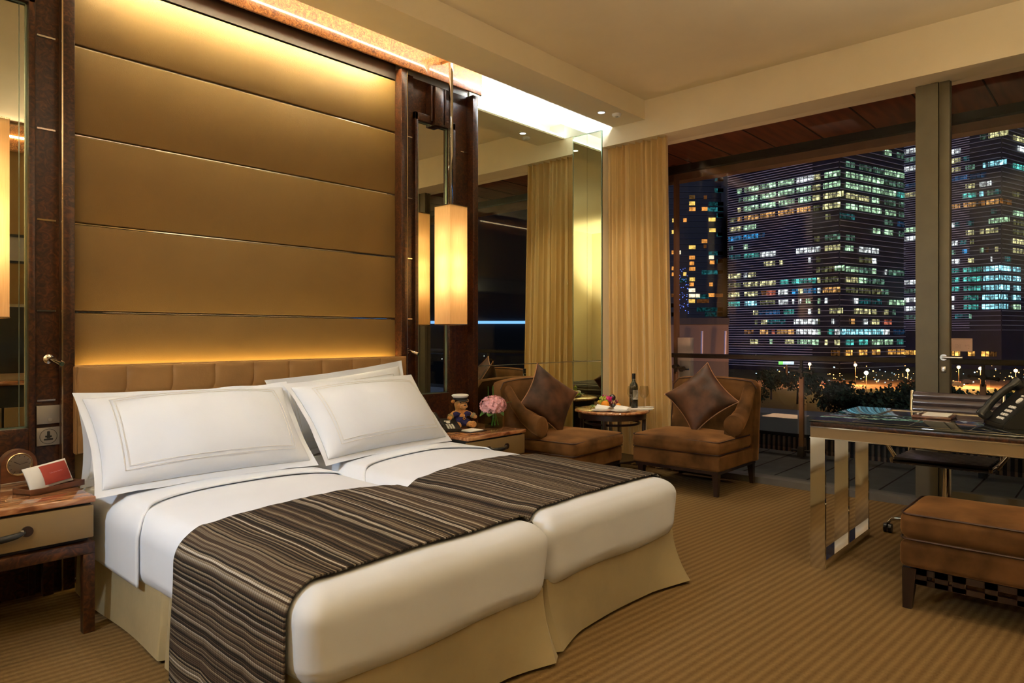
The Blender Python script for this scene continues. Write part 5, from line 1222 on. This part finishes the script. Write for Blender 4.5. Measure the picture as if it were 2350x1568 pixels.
# dark podium between the towers
A = corner(1600, 210); pd = thing('podium_building', 'low grey building with sloping steel masts above the balcony rail', 'building', (A.x, A.y, GZ))
ta, tb_ = sorted((face_hit(1536, A, dF), face_hit(1672, A, dF)))
facade_box(pd, A, dF, ta, tb_, GZ, zof(745, 210), 20, 0, 'concrete', 'walls')
facade_box(pd, A, dF, ta, tb_, zof(745, 210), zof(730, 210), 20, 1, 'facade_b', 'roof_garden')
for u in (1606, 1659):
    t_ = face_hit(u, A, dF); n = Vector((-CY, -SY)); p = A+dF*t_+n*2; MB().cyl((p.x, p.y, zof(815, 208)), (p.x+.3, p.y, zof(760, 208)), .35, n=8).build('mast', 'louvre', pd)
# building far behind, closing the sky
A = corner(1660, 420); bkx = thing('background_building', 'unlit dark building behind the office towers', 'building', (A.x, A.y, GZ))
ta, tb_ = sorted((face_hit(1500, A, dF), face_hit(2500, A, dF))); facade_box(bkx, A, dF, ta, tb_, GZ, 190, 20, 0, 'facade_b', 'walls')

# ------------------------------------------------------------------ street and park below
struct('ground', MB().box(10, -420, GZ-1, 700, 420, GZ), 'grass')
n2 = Vector((CY, SY)); r2 = Vector((SY, -CY))
def gp(u, D): return corner(u, D)
def road_strip(D0, D1, u0, u1, nm='road', dz=.02):
    P_ = [gp(u0, D0), gp(u1, D0), gp(u1, D1), gp(u0, D1)]
    m = MB().prism([(p.x, p.y, GZ-.3) for p in P_], 'z', (0, 0, .3+dz)); struct(nm, m, 'road')
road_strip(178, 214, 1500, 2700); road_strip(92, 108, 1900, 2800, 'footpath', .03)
MT['lampglow'] = emit('street_lamp_glow', (1, .50, .16), 40); MT['lampwhite'] = emit('white_lamp_glow', (1, .8, .5), 60)
def street_lamp(u, v, D, m, e, lab, col=(1, .42, .12)):
    p = gp(u, D); z = zof(v, D); t = thing('street_lamp', lab, 'street lamp', (p.x, p.y, GZ), 0, 'street lamps in the park')
    MB().cyl((p.x, p.y, GZ), (p.x, p.y, z), .09, .06, 8).build('pole', 'bark', t)
    MB().ball((p.x, p.y, z), .42, 10).build('lamp_head', m, t)
    lamp('POINT', 'street_light', (p.x-.8*CY, p.y-.8*SY, z-.5), e, col, shadow_soft_size=.5)
for (u, v, D, m, e, lab) in ((1858, 836, 196, 'lampglow', 9000, 'street lamp with orange glow below the white and green sign'), (1963, 838, 192, 'lampglow', 9000, 'street lamp with orange glow below the lobby windows'),
                        (1988, 856, 150, 'lampwhite', 8000, 'brightest white-orange street lamp in the park'), (2083, 850, 175, 'lampglow', 8000, 'street lamp with orange glow just left of the mullion'),
                        (2200, 843, 188, 'lampglow', 9000, 'street lamp with orange glow seen through the door beneath the handle'), (2250, 846, 180, 'lampglow', 8000, 'street lamp with orange glow right of the door handle'), (2331, 851, 170, 'lampglow', 8000, 'street lamp with orange glow nearest the right edge')):
    street_lamp(u, v, D, m, e*2.2, lab)
A = corner(1805, 205); sgn_ = thing('lit_sign', 'small white and green illuminated sign above the park', 'sign', (A.x, A.y, GZ))
for (ua, ub, c, nm) in ((1788, 1797, 'sgG', 'green_part'), (1797, 1822, 'sgW', 'white_part')):
    MT.setdefault(c, emit('sign_'+c, (.3, 1, .2) if c == 'sgG' else (.75, .85, 1), 1.6, .3, .8))
    a_, b_ = sorted((face_hit(ua, A, dF), face_hit(ub, A, dF))); facade_box(sgn_, A, dF, a_, b_, zof(837, 205), zof(830, 205), .4, 0, c, nm)
p = corner(1805, 206); MB().cyl((p.x, p.y, GZ), (p.x, p.y, zof(837, 205)), .3, n=8).build('support', 'bark', sgn_)
def tree(u, D, h, w_, seed, lab):
    p = gp(u, D); t = thing('tree', lab, 'tree', (p.x, p.y, GZ), 0, 'dark park trees below the balcony'); rt2 = random.Random(seed)
    MB().tube([(p.x, p.y, GZ), (p.x+.1, p.y, GZ+h*.4), (p.x, p.y+.2, GZ+h*.7)], [.22, .16, .08], 6).build('trunk', 'bark', t)
    m = MB()
    for c in range(9):
        cc = Vector((p.x+rt2.uniform(-1, 1)*w_*.7, p.y+rt2.uniform(-1, 1)*w_*.7, GZ+h*rt2.uniform(.55, .95))); rr_ = w_*rt2.uniform(.35, .55)
        for i in range(130):
            dr = Vector((rt2.gauss(0, 1), rt2.gauss(0, 1), rt2.gauss(0, .7))).normalized()*rr_*rt2.uniform(.6, 1); q_ = cc+dr; s_ = rt2.uniform(.18, .34)
            a_ = Vector((rt2.gauss(0, 1), rt2.gauss(0, 1), rt2.gauss(0, 1))).normalized(); b_ = a_.orthogonal().normalized()
            m.bm.faces.new([m.bm.verts.new(q_+x_) for x_ in (a_*s_, b_*s_, -a_*s_, -b_*s_)])
    m.build('crown', 'foliage', t, recalc=False)
tl = [(1770, 150, 7, 4.5, 'small tree left of centre by the street'), (1830, 140, 7.5, 4.5, 'tree behind the railing post'), (1900, 118, 7.5, 4.5, 'tree with open crown right of the railing post'), (1945, 104, 7, 4, 'tree before the brightest lamp'),
      (2000, 92, 7.5, 4.8, 'tree with broad crown above the desk corner'), (2062, 82, 8, 5, 'tree with large dark crown left of the window mullion'), (2118, 104, 7.5, 4.5, 'tree hidden partly by the window mullion'), (2205, 92, 7.5, 3.6, 'tree seen through the door left of the post'),
      (2290, 84, 7.5, 4.4, 'tree seen through the door right of the post'), (2345, 100, 7.5, 5, 'tree at the far right edge behind the telephone'), (1700, 120, 5, 4, 'low tree just right of the armchair cushion')]
for i, (u, D, h, w_, lb_) in enumerate(tl): tree(u, D, h*.84, w_*.9, i+20, 'dark leafy '+lb_)
rs_ = random.Random(8); m1 = MB(); m2 = MB()
for i in range(120):
    u = rs_.choice((rs_.uniform(1700, 2100), rs_.uniform(1900, 2100), rs_.uniform(2184, 2380))); D = rs_.uniform(196, 232); p = gp(u, D); z = GZ+rs_.uniform(.6, 6.5)*rs_.random()
    (m1 if rs_.random() < .75 else m2).ball((p.x, p.y, z), rs_.uniform(.07, .22), 6)
MT['warmdots'] = emit('warm_street_lights', (1, .42, .12), 6, .9, .3); MT['colddots'] = emit('cool_street_lights', (.7, .9, 1), 4, .9, .3)
own(m1.build('distant_warm_lights', 'warmdots'), 'scattered tiny warm lights along the far street', 'street lights')['kind'] = 'stuff'
own(m2.build('distant_cool_lights', 'colddots'), 'scattered tiny cool white lights along the far street', 'street lights')['kind'] = 'stuff'
# cars
MT['tail'] = emit('tail_lights', (1, .08, .03), 8); MT['head'] = emit('head_lights', (1, .85, .6), 14)
for i, (u, D, lb_) in enumerate(((2192, 186, 'dark car with red tail lights seen low through the balcony door'), (2214, 196, 'dark car farther along the street right of the other'), (1905, 190, 'dark car on the street behind the trees'))):
    p = gp(u, D); t = thing('car', lb_, 'car', (p.x, p.y, GZ+.02), math.atan2(-CY, SY))
    m = MB().prism([(-2.1, -.85, .35), (-2.1, -.85, .85), (-1.2, -.85, .95), (-.7, -.85, 1.42), (.8, -.85, 1.42), (1.5, -.85, .95), (2.1, -.85, .85), (2.1, -.85, .35)], 'y', (0, 1.7, 0)); m.build('body', 'facade', t, local=True)
    for x in (-1.3, 1.3):
        for y in (-.86, .66): MB().cyl((x, y, .33), (x, y+.2, .33), .33, n=14).build('wheel', 'blackm', t, local=True)
    MB().box(-2.14, -.8, .6, -2.08, -.4, .8).box(-2.14, .4, .6, -2.08, .8, .8).box(-2.0, -.9, .6, -1.7, -.85, .8).build('tail_lights', 'tail', t, local=True)
    MB().box(2.08, -.8, .6, 2.14, -.4, .8).box(2.08, .4, .6, 2.14, .8, .8).box(1.8, -.9, .6, 2.05, -.85, .8).build('headlights', 'head', t, local=True)
# dark neighbouring wing with a blue light line, seen in the wall mirror
wg = thing('neighbouring_wing', 'dark neighbouring building with a horizontal blue light line, seen in the mirror', 'building', (48, -45, GZ))
dW = Vector((.66, .75)).normalized(); A = Vector((46, -43))
facade_box(wg, A, dW, -45, 45, GZ, 30, 12, 0, 'facade_b', 'walls')
MT['blueline'] = emit('blue_light_line', (.18, .42, 1), 2.5)
n_ = Vector((dW.y, -dW.x)); n_ = -n_ if n_.dot(A) > 0 else n_
facade_box(wg, A, dW, -45, 45, 2.35, 2.62, .3, .3, 'blueline', 'blue_light_line')
d_ = MB(); rb = random.Random(4)
for i in range(90):
    t_ = rb.uniform(-40, 40); z = rb.uniform(-2.2, .6)*.5-.2; facade_box(None, A, dW, t_-.04, t_+.04, z-.05, z+.05, .1, .3, None, None, d_)
MT['dots'] = emit('distant_white_dots', (1, .95, 1), 2.0, .9, 2); o = d_.build('small_white_lights', 'dots', wg); o['kind'] = 'stuff'
